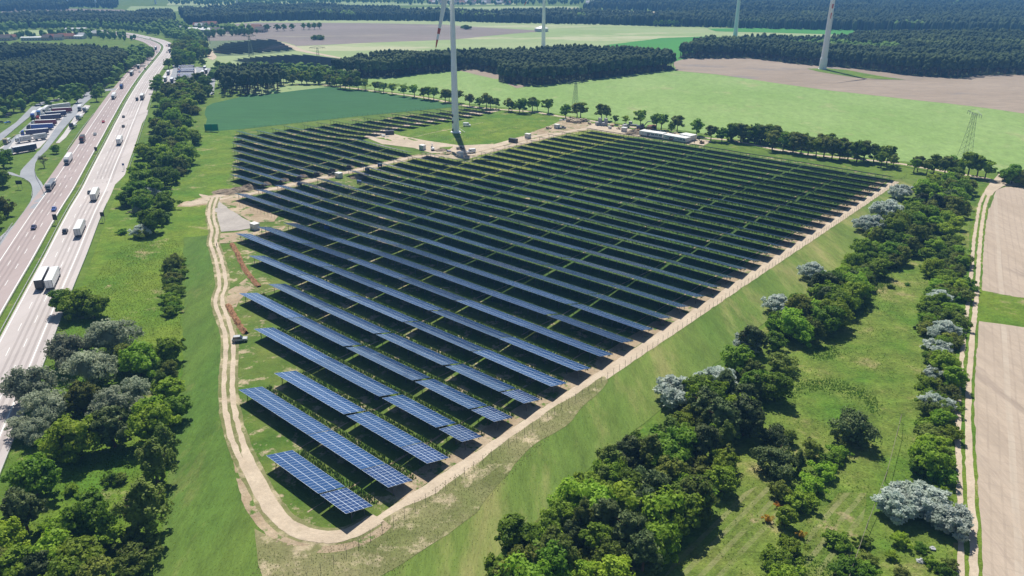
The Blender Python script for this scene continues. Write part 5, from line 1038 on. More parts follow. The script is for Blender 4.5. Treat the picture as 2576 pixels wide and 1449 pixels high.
# site vehicles
WG = None
def site(typ, u, v, deg, col, lab, cat): return veh(typ, u, v, lab, cat, None, R(deg), (col,))
site('suv', 604, 859, 12, 'silver', 'silver grey estate car parked beside the two rut path', 'car')
site('van', 1174.8, 318, -15, 'white', 'white delivery van on the meadow right of the turbine', 'van'); site('van', 1185.4, 385, 205, 'white', 'white blue van at the foot of the turbine shadow', 'van')
site('pickup', 1158, 375.5, 10, 'black', 'black pickup on the sand left of the turbine shadow', 'pickup'); site('pickup', 837, 442, 10, 'black', 'black pickup beside the white transformer box on the sandy road', 'pickup'); site('pickup', 1415, 324, 20, 'grey', 'small tractor like pickup by the timber stacks', 'pickup')
site('van', 1575, 322, 30, 'lightgrey', 'grey van among site equipment', 'van'); site('pickup', 1573, 317, 200, 'dark', 'dark pickup among site equipment', 'pickup'); site('car', 1650, 331, 10, 'navy', 'dark car behind the site offices, left one', 'car'); site('car', 1663, 334, 10, 'lightgrey', 'light car behind the site offices, right one', 'car'); site('van', 1636, 327, 10, 'tan', 'brown van behind the site offices', 'van')

# ------------------------------------------------------------------ site objects
BOXW = plain('station panel', (.62,.63,.62), .5); ROOFW = plain('station roof', (.74,.74,.72), .5); CG = plain('precast concrete', (.36,.37,.38), .85, var=.1); TIM = plain('stacked timber', (.52,.42,.30), .8, var=.15, scale=1.5); CARD = plain('pallet wood', (.40,.26,.15), .85)
GREENF = plain('green mesh', (.02,.30,.20), .8); SIGN = plain('sign back', (.025,.027,.03), .6); BLUE = plain('blue cabinet', (.05,.10,.30), .5); HEAP = ground('soil heap', (.22,.17,.12), (.32,.26,.19), None, s1=.5, s2=2, famt=.3, bump=1.0)
def station_fn():
    o = empty('transformer_station'); b = MB().box(-1.6, 1.6, -1.2, 1.2, .1, 2.5).build('housing', BOXW, o, bevel=.02)
    MB().box(-1.72, 1.72, -1.32, 1.32, 2.5, 2.68).build('roof', ROOFW, o); MB().box(-1.4, -.1, -1.24, -1.2, .2, 2.3).box(.1, 1.4, -1.24, -1.2, .2, 2.3).build('door', ALU, b); MB().box(-1.7, 1.7, -1.3, 1.3, -.3, .1).build('plinth', CG, o)
    m = MB(); [m.box(-1.2, -.3, -1.26, -1.24, .5+.12*i, .56+.12*i) for i in range(5)]; m.build('vent', DSTEEL, b); return o
SP_ = Proto(station_fn)
for u, v, lab in [(642, 577, 'white transformer station at the start of the front rows'), (853, 447, 'white transformer station on the sandy road beside the black pickup'), (1063, 376, 'white transformer station at the corner of the turbine meadow'), (1157.5, 394, 'white transformer station left of the blue white van'), (1328, 347, 'white transformer station right of the black container'), (1570, 331, 'small white station in the construction yard'), (1422-21, 323, 'white station near the timber stacks')]:
    x, y = G(u, v); SP_.place(x, y, TH+R(5), 1.1, label=lab, cat='transformer station', group='white transformer stations')
def obj1(name, mb, mat, u, v, rz, lab, cat, group=None, bevel=0, dz=0):
    x, y = G(u, v); o = mb.build(name, mat, None, bevel=bevel); o.location = (x, y, T1(x, y)+dz); o.rotation_euler = (0, 0, R(rz)); return tag(o, lab, cat, group)
def cont(mat): 
    m = MB().box(-3, 3, -1.22, 1.22, .15, 2.6)
    for i in range(20): m.box(-2.9+i*.3, -2.76+i*.3, -1.27, -1.22, .3, 2.5).box(-2.9+i*.3, -2.76+i*.3, 1.22, 1.27, .3, 2.5)
    for x in (-2.9, 2.9): m.box(x-.12, x+.12, -1.25, 1.25, 0, .2)
    return m
obj1('shipping_container', cont(0), PC['black'], 1291, 358, -38, 'black shipping container beside the sandy road', 'container'); obj1('shipping_container', cont(0), PC['dark'], 980.5, 338, 10, 'dark skip like container on the sand of the turbine access', 'container')
obj1('shipping_container', cont(0), plain('rust red paint', (.30,.10,.06), .7), 1640, 324, 20, 'rusty red container behind the excavator', 'container')
def pile(n, spread, sz, seed):
    r_ = random.Random(seed); m = MB()
    for i in range(n):
        x, y = r_.uniform(-spread, spread), r_.uniform(-spread*.45, spread*.45); w_, d_ = sz*r_.uniform(.6, 1.2), sz*r_.uniform(.4, .7); h_ = r_.uniform(.7, 2.3); L_ = int(h_/.45)+1
        for k in range(L_): m.box(x-w_/2, x+w_/2, y-d_/2, y+d_/2, .12+k*.45, .48+k*.45).box(x-w_/2+.1, x-w_/2+.25, y-d_/2, y+d_/2, k*.45, .12+k*.45).box(x+w_/2-.25, x+w_/2-.1, y-d_/2, y+d_/2, k*.45, .12+k*.45)
    return m
for i, (u, v, lab) in enumerate([(1438, 307, 'stack of pale timber packs, left one of the yard'), (1450, 309, 'broad stack of pale timber packs, middle one of the yard'), (1462, 306, 'stack of pale timber packs, right one of the yard'), (1446, 303, 'timber packs behind the middle stack'), (1413, 303, 'scattered white sacks beside the avenue trees'), (1420, 302, 'white sacks left of the timber stacks'), (962, 341, 'white packages beside the dark skip on the sand'), (970, 343, 'flat white packages on the grass by the dark skip')]):
    x, y = G(u, v); o = pile(7 if i < 4 else 5, 3.2 if i < 4 else 2.2, 3.0 if i < 4 else 1.5, i).build('material_stack', TIM if i < 4 else ROOFW); o.location = (x, y, T1(x, y)); o.rotation_euler = (0, 0, R(-20)); o.scale = (1, 1, 1 if i < 4 else .35); tag(o, lab, 'material stack', 'stacks of building material')
for u, v, lab in [(1507, 315, 'grey precast concrete shaft element, left one'), (1522, 316, 'grey precast concrete shaft element, right one')]:
    m = MB().box(-2.6, 1.2, -1.3, 1.3, 0, .3).box(-.2, 1.4, -1.3, 1.3, .3, 5.2).box(-2.6, -.2, -1.2, 1.2, .3, 2.4)
    obj1('concrete_element', m, CG, u, v, 25, lab, 'concrete element', 'concrete elements in the yard', .05)
def heap(u, v, r_, h_, lab, mat=HEAP):
    x, y = G(u, v); V = []; F = []; n = 16; rings = 6; rr = random.Random(int(u*7+v))
    for i in range(rings+1):
        f = i/rings
        for k in range(n): a = 2*math.pi*k/n; q_ = r_*(1-f)*(1+rr.uniform(-.15, .15)); V.append((math.cos(a)*q_*1.3, math.sin(a)*q_, h_*math.sin(f*1.5)*(1+rr.uniform(-.12, .12))-.1))
    for i in range(rings):
        for k in range(n): F.append((i*n+k, i*n+(k+1) % n, (i+1)*n+(k+1) % n, (i+1)*n+k))
    o = link('soil_heap', build_mesh('soil_heap', V, F, mat)); o.location = (x, y, T1(x, y)); tag(o, lab, 'soil heap', 'soil heaps along the sandy road')
for i, ((a, b), r_, h_) in enumerate([((965,1022),2.6,1.9), ((1235,962),2.6,1.9), ((1510,905),3,1.9), ((1740,862),2.8,1.7), ((1965,805),2.6,1.5), ((2220,755),2.6,1.4), ((690,1075),4.2,2.6), ((545,1105),5,2.0), ((350,1130),6,1.6), ((2360,915),4,2.3)]):
    u, v = (760+.2484*a)*.67083, (440+.2484*b)*.67083; heap(u, v, r_, h_, 'soil heap along the sandy road, %s from the left' % ordn(i+1) if i < 6 else ['dark grey soil heap above the path junction', 'brown soil heap left of the dark one', 'low soil heap at the far left of the junction', 'large grey soil heap beside the transformer clearing'][i-6])
heap(1130, 387, 4.5, 1.6, 'reddish sand heap left of the turbine shadow', DIRT); heap(1593.7, 336, 4.5, 3, 'dark pointed heap beside the site offices', HEAP); heap(1110, 378, 4, 1.2, 'low brown heap behind the station', HEAP)
# red brown spoil ridges left of the rows
def ridge(pts, w_, h_, lab):
    ln = resample(smooth_line([G(*p) for p in pts], 6), .8); n = len(ln); V = []; F = []; rr = random.Random(3); t = offs(ln, 1)-ln
    for i, p in enumerate(ln):
        for k, (o_, z_) in enumerate(((-1, -.1), (-.5, .7), (0, 1), (.5, .6), (1, -.1))):
            c = p+t[i]*o_*w_/2*(1+rr.uniform(-.25, .25)); V.append((c[0], c[1], T1(*c)+h_*z_*(1+rr.uniform(-.55, .4))+.15))
    for i in range(n-1):
        for k in range(4): F.append((i*5+k, i*5+k+1, i*5+6+k, i*5+5+k))
    tag(link('soil_ridge', build_mesh('soil_ridge', V, F, REDSOIL)), lab, 'soil ridge', 'red brown soil ridges')
ridge([(583,614),(598,640),(612,670),(625,690),(640,708),(652,722)], 2.0, .7, 'red brown spoil ridge, the upper and longer one'); ridge([(573,768),(585,790),(600,815),(622,842)], 2.0, .8, 'red brown spoil ridge, the lower one above the estate car')
# container offices
WIN = plain('office window', (.04,.05,.07), .15, spec=.8)
def office(pa, pb, depth, nm, lab, banners=True, h=2.9, wins=True):
    a = np.array(G(*pa)); b = np.array(G(*pb)); L_ = np.linalg.norm(b-a); rz = math.atan2(*(b-a)[::-1]); o = empty('site_office', (a[0], a[1], .22), rz); tag(o, lab, 'site office', 'white container offices'); w_ = L_/nm
    m = MB()
    for i in range(nm): m.box(i*w_+.03, (i+1)*w_-.03, 0, depth, .15, h-.12)
    m.build('wall', BOXW, o); m = MB()
    for i in range(nm): m.box(i*w_+.02, (i+1)*w_-.02, -.06, depth+.06, h-.12, h+.02)
    m.build('roof', ROOFW, o); MB().box(.1, L_-.1, .1, depth-.1, -.3, .15).build('plinth', CHAS, o)
    if wins:
        for i in range(nm):
            if i in (0, 1) and not banners: continue
            for s_ in (.22, .58):
                if i < 1 and banners: continue
                wf = MB().box(i*w_+w_*s_-.05, i*w_+w_*(s_+.26)+.05, -.05, -.0, 1.15, 2.15).build('window', ALU, o); MB().box(i*w_+w_*s_, i*w_+w_*(s_+.26), -.07, -.05, 1.2, 2.1).build('pane', WIN, wf)
        MB().box(2.2*w_, 2.2*w_+.9, -.05, 0, .2, 2.1).build('door', PC['lightgrey'] if banners else PC['darkred'], o)
    return o, w_, rz
oa, wa, _ = office((1607, 342), (1665.5, 350), 6, 6, 'long white container office, left of the two', banners=False)
ob, wb_, _ = office((1667.5, 351), (1724, 360.5), 6, 7, 'long white container office with banners, right of the two')
for i, (x0, c, ln_) in enumerate([(.5*wb_, ROOFW, 'white banner'), (1.95*wb_, PC['maroon'], 'dark red and blue banner'), (3.4*wb_, ROOFW, 'white banner')]):
    bn = MB().box(x0, x0+1.3*wb_, -.14, -.09, .35, 1.85).build('banner', c, ob); bn['label'] = ln_+' with blurred writing'
    m = MB(); rr = random.Random(i)
    xx = x0+.25
    while xx < x0+1.3*wb_-.4: w_ = rr.uniform(.12, .3); m.box(xx, xx+w_, -.16, -.14, .95, 1.3); xx += w_+.08
    m.build('lettering', PC['navy'] if c is ROOFW else PC['white'], bn)
office((1736, 356), (1752.5, 352), 9, 1, 'separate pale grey container hut at the right of the yard', wins=False, h=3.3)
m = MB().box(-4, 4, -3, 3, 0, 1.6).box(-4.1, 4.1, -3.1, 3.1, 1.6, 1.75); obj1('timber_platform', m, TIM, 1715, 345, -10, 'flat sand coloured platform behind the container offices', 'platform')
def toilet_fn():
    o = empty('portable_toilet'); b = MB().box(-.6, .6, -.6, .6, 0, 2.2).build('cabin', PC['lightgrey'], o, bevel=.03); MB().prism([(-.65, 2.2), (.65, 2.2), (0, 2.5)], -.62, .62).build('roof', ROOFW, o); MB().box(-.4, .4, -.63, -.6, .15, 2.0).build('door', BLUE, b); return o
tp_ = Proto(toilet_fn)
for u, v, l_ in [(1584, 314, 'left portable toilet by the avenue'), (1588, 314.5, 'right portable toilet by the avenue')]:
    x, y = G(u, v); tp_.place(x, y, .2, 1.1, label=l_, cat='portable toilet', group='portable toilets')
obj1('skip', MB().box(-2.4, 2.4, -.9, .9, .2, 1.2, 0, -.3, -.1).box(-1.8, 1.8, -.7, .7, 0, .2), PC['grey'], 1594, 317, -15, 'grey skip right of the portable toilets', 'skip')
# excavator
def excavator(u, v, rz, s_=1.0, col='navy', lab=''):
    x, y = G(u, v); o = empty('excavator', (x, y, T1(x, y)), R(rz), s_); tag(o, lab, 'excavator')
    MB().box(-1.9, 1.9, -1.35, -.8, 0, .8).box(-1.9, 1.9, .8, 1.35, 0, .8).box(-1.2, 1.2, -.8, .8, .4, .9).build('track', TYRE, o, bevel=.15)
    b = MB().box(-2.3, 1.5, -1.3, 1.3, .9, 2.1).build('body', PC[col], o, bevel=.08); MB().box(.1, 1.5, .3, 1.3, 2.1, 3.0, 0, .1, .05).build('operator_cab', GLASS, b)
    MB().tube((1.2, 0, 1.6), (3.4, 0, 4.2), .28, .24, 6).tube((3.4, 0, 4.2), (6.6, 0, 4.5), .24, .18, 6).build('boom', PC[col], o); MB().tube((6.6, 0, 4.5), (6.8, 0, 1.6), .18, .14, 6).build('stick', PC[col], o); MB().box(6.4, 7.3, -.5, .5, .9, 1.7, 0, .1, 0).build('bucket', CHAS, o)
excavator(1612, 326, 0, 1.35, 'navy', 'blue excavator with raised arm behind the offices'); excavator(1088.5, 378, 100, .8, 'white', 'white small excavator at the corner of the turbine meadow'); excavator(1765, 361, 180, .7, 'tan', 'brown loader at the right end of the construction yard')
for i, (u, v, m_, lab) in enumerate([(1483, 312, 'TIM', 'flat timber boards on the sand between packs and concrete'), (1540, 318, 'CARD', 'brown pallet stack right of the concrete elements'), (1556, 325, 'TIM', 'pale pallet stack above the small white station'), (1604, 330, 'CARD', 'brown boxes beside the dark heap'), (1628, 331, 'TIM', 'pale boards behind the left office'), (1688, 340, 'CARD', 'brown pallets between offices and avenue'), (1700, 341, 'TIM', 'pale boards between offices and avenue'), (1380, 324, 'TIM', 'lone pallet stack left of the tractor'), (1532, 323, 'ROOFW', 'white packages in the middle of the yard')]):
    x, y = G(u, v); o = pile(4, 1.8, 2.0, 40+i).build('material_stack', globals()[m_]); o.location = (x, y, T1(x, y)); o.rotation_euler = (0, 0, random.uniform(0, 3)); o.scale = (1, 1, .7); tag(o, lab, 'material stack', 'stacks of building material')
# blue cabinets between rows
for u, v, l_ in [(822.7, 578, 'blue inverter cabinet nearest to the camera'), (754, 469, 'blue inverter cabinet near the path, left one'), (904, 462, 'blue inverter cabinet near the transformer clearing'), (924, 431, 'blue inverter cabinet, second from the right'), (956, 420, 'blue inverter cabinet, farthest right'), (1158-28, 386.5, 'small grey cabinet left of the station by the shadow')]:
    m = MB().box(-1.4, 1.4, -.45, .45, .5, 1.9); [m.box(x-.05, x+.05, -.3, .3, -.3, .5) for x in (-1.2, 1.2)]; [m.box(-1.3+i*.45, -.95+i*.45, -.48, -.45, .6, 1.8) for i in range(6)]
    obj1('inverter_cabinet', m, BLUE, u, v, -30, l_, 'cabinet', 'blue inverter cabinets', .02)
# person
def person(u, v):
    x, y = G(u, v); o = empty('person', (x, y, T1(x, y)+.2), R(200)); tag(o, 'person in dark clothes walking along the two rut path', 'person')
    J = {'pel': (0, 0, .95), 'ch': (0, 0, 1.32), 'nk': (0, 0, 1.5), 'hd': (.02, 0, 1.66), 'kl': (.14, .1, .52), 'fl': (.2, .1, .08), 'tl': (.34, .1, .03), 'kr': (.02, -.1, .5), 'fr': (-.24, -.1, .1), 'tr': (-.1, -.1, .03), 'sl': (0, .2, 1.42), 'el': (-.12, .25, 1.14), 'hl': (0, .25, .9), 'sr': (0, -.2, 1.42), 'er': (.06, -.26, 1.14), 'hr': (.22, -.24, .94)}
    Rr = {'pel': .14, 'ch': .15, 'nk': .06, 'hd': .105, 'kl': .075, 'fl': .05, 'tl': .04, 'kr': .075, 'fr': .05, 'tr': .04, 'sl': .07, 'el': .045, 'hl': .035, 'sr': .07, 'er': .045, 'hr': .035}
    E = [('pel', 'ch'), ('ch', 'nk'), ('nk', 'hd'), ('pel', 'kl'), ('kl', 'fl'), ('fl', 'tl'), ('pel', 'kr'), ('kr', 'fr'), ('fr', 'tr'), ('ch', 'sl'), ('sl', 'el'), ('el', 'hl'), ('ch', 'sr'), ('sr', 'er'), ('er', 'hr')]
    ks = list(J); me = bpy.data.meshes.new('body'); me.from_pydata([J[k] for k in ks], [(ks.index(a), ks.index(b)) for a, b in E], []); b = link('body', me, o); sk = b.modifiers.new('skin', 'SKIN')
    for i, k in enumerate(ks): me.skin_vertices[0].data[i].radius = (Rr[k], Rr[k])
    me.skin_vertices[0].data[0].use_root = True; b.modifiers.new('sub', 'SUBSURF').levels = 1; me.materials.append(plain('dark clothing', (.05,.04,.045), .8))
    V, F = ico(2); hm = build_mesh('hair', [(v_[0]*.12+.01, v_[1]*.11, v_[2]*.10+1.72) for v_ in V], F, plain('brown hair', (.06,.035,.02), .8)); link('hair', hm, o)
person(546, 622)
# green net screen
x, y = G(533, 331); gx = empty('net_screen', (x, y, T1(x, y)), R(5)); tag(gx, 'green net screen on posts at the corner of the teal field', 'net screen')
MB().box(-4.6, 4.6, -.04, .04, .5, 5.2).build('net', GREENF, gx); [MB().box(x_-.09, x_+.09, -.1, .1, -.2, 5.4).build('post', DSTEEL, gx) for x_ in (-4.6, 0, 4.6)]
# sign boards
def board(u, v, w_, h_, leg, rz, lab, mat=SIGN):
    x, y = G(u, v); o = empty('sign_board', (x, y, T1(x, y)), rz); tag(o, lab, 'sign', 'motorway sign boards'); MB().box(-w_/2, w_/2, -.06, .06, leg, leg+h_).build('panel', mat, o)
    for s_ in (-.3, .3): MB().box(w_*s_-.06, w_*s_+.06, .06, .18, -.3, leg+h_-.1).build('post', STEEL, o)
board(q1(568,812)[0], q1(568,812)[1], 1.9, 2.6, 2.2, 0, 'dark backed sign board in the median, nearer one'); board(q1(972,95)[0], q1(972,95)[1], 1.7, 2.4, 1.6, 0, 'dark backed sign board in the median, farther one')
board(q1(1043,785)[0], q1(1043,785)[1], 1.8, 2.0, 2.6, 0, 'dark backed sign board on the right verge'); board(q1(205,455)[0], q1(205,455)[1], 3.0, 2.0, 2.6, R(10), 'wide dark sign back by the slip road'); board(q1(1250,268)[0], q1(1250,268)[1], 1.2, 1.2, 3.0, 0, 'small blue sign on the right verge', BLUE)
board(q0(450,1420)[0], 350, .1, .1, 2, 0, 'thin marker post by the lot')
# guardrails
RAIL = plain('guardrail steel', (.50,.52,.53), .45, .4)
def guardrail(line, off, lab, a0=0, a1=None, grp='motorway guardrails'):
    L2 = offs(line, off)[a0:a1] if off is not None else line; n = len(L2); V = []; F = []
    for p in L2:
        z = T1(*p)+.14; t = 0
        V += [(p[0]-.04, p[1], z+.45), (p[0]+.04, p[1], z+.45), (p[0]+.04, p[1], z+.78), (p[0]-.04, p[1], z+.78)]
    for i in range(n-1):
        b = i*4; F += [(b, b+1, b+5, b+4), (b+1, b+2, b+6, b+5), (b+2, b+3, b+7, b+6), (b+3, b, b+4, b+7)]
    o = empty('guardrail', (0, 0, 0)); tag(o, lab, 'guardrail', grp); link('rail', build_mesh('rail', V, F, RAIL), o)
    m = MB(); R2 = resample(L2, 4.0)
    for p in R2: z = T1(*p); m.box(p[0]-.06, p[0]+.06, p[1]-.06, p[1]+.06, z-.2, z+.9)
    pp = m.build('post', STEEL, o); pp['kind'] = 'stuff'
guardrail(med, -1.35, 'guardrail on the left side of the green median'); guardrail(med, 1.15, 'guardrail on the right side of the green median')
i0 = 27
guardrail(med, 17.2, 'guardrail along the right edge of the motorway, near part', 0, i0+13); guardrail(med, 21.6, 'guardrail outside the merging lane', i0+18, i0+48)
guardrail(med, -18.0, 'guardrail along the left edge of the motorway, near part', 0, i0+11)
gl = resample(smooth_line([G(*p) for p in [(236,288),(200,335),(176,370),(168,382)]], 8), 4); guardrail(gl, None, 'guardrail between rest area and left carriageway')
gl = resample(smooth_line([G(*p) for p in [(113,490),(100,462),(93,450),(88,430),(90,410)]], 8), 3); guardrail(gl, None, 'curved guardrail on the nose of the slip road')
gl = resample(smooth_line([G(*p) for p in [(80,497),(82,478),(76,462),(55,450)]], 8), 3); guardrail(gl, None, 'curved guardrail on the outside of the slip road')
# park fence
FW = plain('fence wire', (.30,.31,.31), .5, .3)
def fence(line, step, h_, lab, cap=100, wires=3):
    P = resample(line, step); o = empty('wire_fence', (0, 0, 0)); tag(o, lab, 'fence', 'park fences'); pm = MB().box(-.035, .035, -.035, .035, -.4, h_).mesh('post', DSTEEL)
    for i, p in enumerate(P[:cap]): c = link('post', pm, o); c.location = (p[0], p[1], T1(*p))
    if len(P) > cap:
        m = MB(); [m.box(p[0]-.035, p[0]+.035, p[1]-.035, p[1]+.035, T1(*p)-.3, T1(*p)+h_) for p in P[cap:]]; e = m.build('post', DSTEEL, o); e['kind'] = 'stuff'
    m = MB()
    for a, b in zip(P, P[1:]):
        for k in range(wires): z = h_*(k+.5)/wires; m.tube((a[0], a[1], T1(*a)+z), (b[0], b[1], T1(*b)+z), .009, n=3, cap=False)
    m.build('wire', FW, o)
fl = np.array([xy(s, -101.9-(s-60)*.036) for s in np.arange(40, 446, 4)]); fence(fl, 3.0, 2.1, 'wire fence along the right edge of the solar park')
fence(np.array([G(*p) for p in [(604,522),(640,533),(680,546),(712,560)]]), 3.0, 2.2, 'short dark fence beside the gravel yard'); fence(np.array([G(*p) for p in [(640,322),(700,316),(800,305),(900,293),(1000,283),(1100,272)]]), 4.0, 2.0, 'fence between left block and teal field')
fence(np.array([G(*p) for p in [(1045,333),(1090,343),(1130,353),(1150,358),(1200,345),(1260,330),(1300,322)]]), 2.5, 1.6, 'fence round the turbine meadow')
# utility poles with wire in the right meadow
WOOD = plain('weathered wood', (.22,.19,.15), .85)
pp = [(2264, 1060), (2256, 1095), (2226, 1212), (2180, 1330), (2132, 1470)]; pts3 = []
for i, (u, v) in enumerate(pp):
    x, y = G(u, v); h_ = 2.0 if i not in (1, 2) else 3.2; o = MB().tube((0, 0, -.3), (0, 0, h_), .09, .07, 8).box(-.05, .05, -.05, .05, h_, h_+.08).build('wooden_post'if h_ < 3 else 'wooden_post', WOOD); o.location = (x, y, 0); tag(o, 'weathered wooden post in the right meadow, %s from the top' % ordn(i+1), 'post', 'wooden posts of the meadow wire'); pts3.append((x, y, h_*.9))
m = MB(); [m.tube(a, b, .05, n=5) for a, b in zip(pts3, pts3[1:])]; tag(m.build('wire', WOOD), 'thin grey wire running down the right meadow', 'wire')
for u, v, s_, lab in [(2316, 1413, .9, 'pale boulder low in the right meadow'), (2345, 1381, .7, 'smaller pale boulder above the larger'), (2120-883, 922, .0, '')][:2]:
    V, F = jit_sphere(2, int(u), (s_, s_*.8, s_*.5)); o = link('boulder', build_mesh('boulder', V, F, CG)); x, y = G(u, v); o.location = (x, y, .15); tag(o, lab, 'boulder', 'boulders')
x, y = G(948, 1006); o = MB().box(-.6, .6, -.02, .02, 0, 1.1).build('loose_panel', PV2F); o.location = (x, y, T1(x, y)); o.rotation_euler = (R(-25), 0, R(20)); tag(o, 'single loose solar panel leaning in the grass between two rows', 'solar panel')

# ------------------------------------------------------------------ tank and village houses
x, y = G(1362, 79); tk = empty('storage_tank', (x, y, 0)); tag(tk, 'round white storage tank with shallow cone roof on the far field', 'tank'); MB().tube((0, 0, -.5), (0, 0, 5.5), 12.3, 12.3, 40).build('wall', BOXW, tk); MB().tube((0, 0, 5.5), (0, 0, 9.5), 12.6, .6, 40).build('roof', ROOFW, tk)
HW = [plain('house wall %d' % i, c, .8) for i, c in enumerate([(.60,.57,.52), (.50,.42,.34), (.66,.65,.62)])]; HR = [plain('house roof %d' % i, c, .7) for i, c in enumerate([(.30,.12,.07), (.14,.12,.11), (.62,.63,.63)])]
def house(u, v, w_, d_, h_, rz, wi, ri, lab, grp='houses of the villages', flat=False):
    x, y = G(u, v); o = empty('house', (x, y, 0), R(rz)); tag(o, lab, 'house', grp); b = MB().box(-w_/2, w_/2, -d_/2, d_/2, -.3, h_).build('wall', HW[wi], o)
    rh = h_+(.35 if flat else .42)*d_*(.35 if flat else 1)
    m = MB(); m.add([(-w_/2-.4, -d_/2-.5, h_-.1), (w_/2+.4, -d_/2-.5, h_-.1), (w_/2+.4, 0, rh), (-w_/2-.4, 0, rh), (-w_/2-.4, d_/2+.5, h_-.1), (w_/2+.4, d_/2+.5, h_-.1)], [(0, 1, 2, 3), (3, 2, 5, 4), (0, 3, 4), (1, 5, 2), (0, 4, 5, 1)]); m.build('roof', HR[ri], o)
    for i in range(max(2, int(w_/4))):
        xx = -w_/2+w_*(i+.5)/max(2, int(w_/4)); MB().box(xx-.6, xx+.6, -d_/2-.05, -d_/2, 1.0, 2.3).build('window', WIN, b)
z7 = lambda a, b: (429.3+.14744*a, 53.7+.14744*b)
for i, (pt, w_, ri, fl_) in enumerate([(q0(350,405), 36, 2, 1), (q0(410,402), 16, 2, 1), (q0(550,398), 26, 0, 0), (q0(600,402), 12, 1, 0), (q0(675,390), 24, 0, 0), (q0(800,390), 18, 2, 1), (q0(825,384), 12, 2, 0), (q0(60,408), 18, 1, 0), (q0(20,405), 14, 0, 0), (q0(930,350), 18, 2, 1), (q0(985,360), 14, 2, 0), (q0(770,312), 34, 2, 1), (q0(120,402), 14, 0, 0), (q0(480,405), 12, 1, 0)]):
    house(pt[0], pt[1], w_, 10, 4.5, random.uniform(-15, 15), i % 3, ri, 'small house of the left village, %s listed from the white hall' % ordn(i+1), 'houses of the left village', bool(fl_))
for i, (a, b, w_, ri, fl_) in enumerate([(440,158,26,2,1), (520,172,18,2,1), (580,185,22,2,1), (700,165,30,2,1), (770,188,16,1,0), (850,160,22,2,1), (355,195,30,1,1), (490,110,14,2,0), (160,160,10,2,0), (620,80,16,0,0), (720,75,18,0,0), (990,168,8,2,0), (560,90,14,1,0), (460,100,14,0,0)]):
    u, v = z7(a, b); house(u, v, w_, 10, 4.5, random.uniform(-20, 20), i % 3, ri, 'small building of the middle village, %s in the list from its white hall' % ordn(i+1), 'houses of the middle village', bool(fl_))
for i, (a, b) in enumerate([(20,318), (45,325), (8,296), (60,322)]): u, v = q(1, 0, a, b); house(u, v, 18, 10, 5, random.uniform(-20, 20), i % 3, i % 2, 'farm building left of the far tree row, %s from the left' % ordn(i+1), 'farm buildings by the far tree row')
for i in range(16): house(1085+i*13+random.uniform(-4, 4), random.uniform(7, 13), 18, 14, 6, random.uniform(-20, 20), i % 3, [0, 2, 1][i % 3], 'speck of a house in the farthest village', 'houses of the farthest village')
for i, (a, b) in enumerate([(790, 45), (830, 50), (1100, 40)]): u, v = q(2, 0, a, b); house(u, v, 30, 14, 6, 0, 2, 2, 'bright hall in a forest clearing at the horizon, %s from the left' % ordn(i+1), 'halls in the far forest')

# ------------------------------------------------------------------ tall grass between rows, tufts in the meadow (stuff)
def tufts(name, P, h, hvar, w_, mat, label):
    n = len(P); Z = terr(P[:, 0], P[:, 1]); V = np.zeros((n, 9, 3)); 
    for b in range(3):
        a = rng.uniform(0, 6.28, n); hh = h*rng.uniform(1-hvar, 1+hvar, n); ca, sa = np.cos(a), np.sin(a); ox = rng.uniform(-w_, w_, n)*.6; oy = rng.uniform(-w_, w_, n)*.6; lx = rng.uniform(-.3, .3, n)*hh; ly = rng.uniform(-.3, .3, n)*hh
        for k, (sx, z) in enumerate(((-.5, 0), (.5, 0), (0, 1))):
            V[:, b*3+k, 0] = P[:, 0]+ox+sx*w_*ca+(lx if z else 0); V[:, b*3+k, 1] = P[:, 1]+oy+sx*w_*sa+(ly if z else 0); V[:, b*3+k, 2] = Z+(hh if z else 0)
    me = bpy.data.meshes.new(name); me.vertices.add(n*9); me.vertices.foreach_set('co', V.reshape(-1).astype(np.float32)); me.loops.add(n*9); me.loops.foreach_set('vertex_index', np.arange(n*9, dtype=np.int32)); me.polygons.add(n*3); me.polygons.foreach_set('loop_start', np.arange(n*3, dtype=np.int32)*3); me.materials.append(mat); me.update(calc_edges=True)
    tag(link(name, me), label, 'grass', None, 'stuff')
GR1 = foliage('tall grass blades', (.050,.130,.018), (.085,.165,.028), trans=.3, sc=.2, obvar=0); GR2 = foliage('dry grass blades', (.36,.32,.17), (.15,.18,.05), trans=.55, sc=.3, obvar=0); GR3 = foliage('meadow herbs', (.12,.22,.02), (.20,.28,.05), trans=.5, sc=.25, obvar=0)
pp = []
for k in range(1, 33):
    s = S0+PT*(k-1); tl = TL[k-1]; n = int((-108-tl)*(16 if k < 12 else 7)); t = rng.uniform(tl, -110-.03*(s-69), n); ss = s+rng.uniform(7.0, 9.4, n)
    if k > 17: keep = (t > -205-(k-17)*(-3.0)) ; t, ss = t[keep], ss[keep]
    pp.append(np.stack([NX[0]*ss+EX[0]*t, NX[1]*ss+EX[1]*t], 1))
tufts('tall_grass', np.concatenate(pp), .62, .5, .24, GR1, 'tall green grass growing between the solar rows')
GR5 = foliage('rank dark grass', (.06,.17,.02), (.10,.21,.03), trans=.6, sc=.35, obvar=0)
_q = [scatter(pl, .42, .5) for pl in ([(1985,985),(2010,965),(2050,955),(2110,960),(2160,975),(2200,1005),(2215,1035),(2200,1045),(2180,1015),(2130,990),(2070,978),(2020,985),(1990,1010)], [(2040,885),(2060,872),(2100,872),(2115,890),(2090,905),(2050,905)], [(2120,775),(2170,765),(2185,790),(2140,802)], [(2210,640),(2260,620),(2330,625),(2350,650),(2300,645),(2240,660),(2200,690)], [(2200,690),(2240,670),(2230,720),(2180,760)], [(2060,1500),(2000,1440),(2040,1400),(2100,1420),(2120,1480)])]
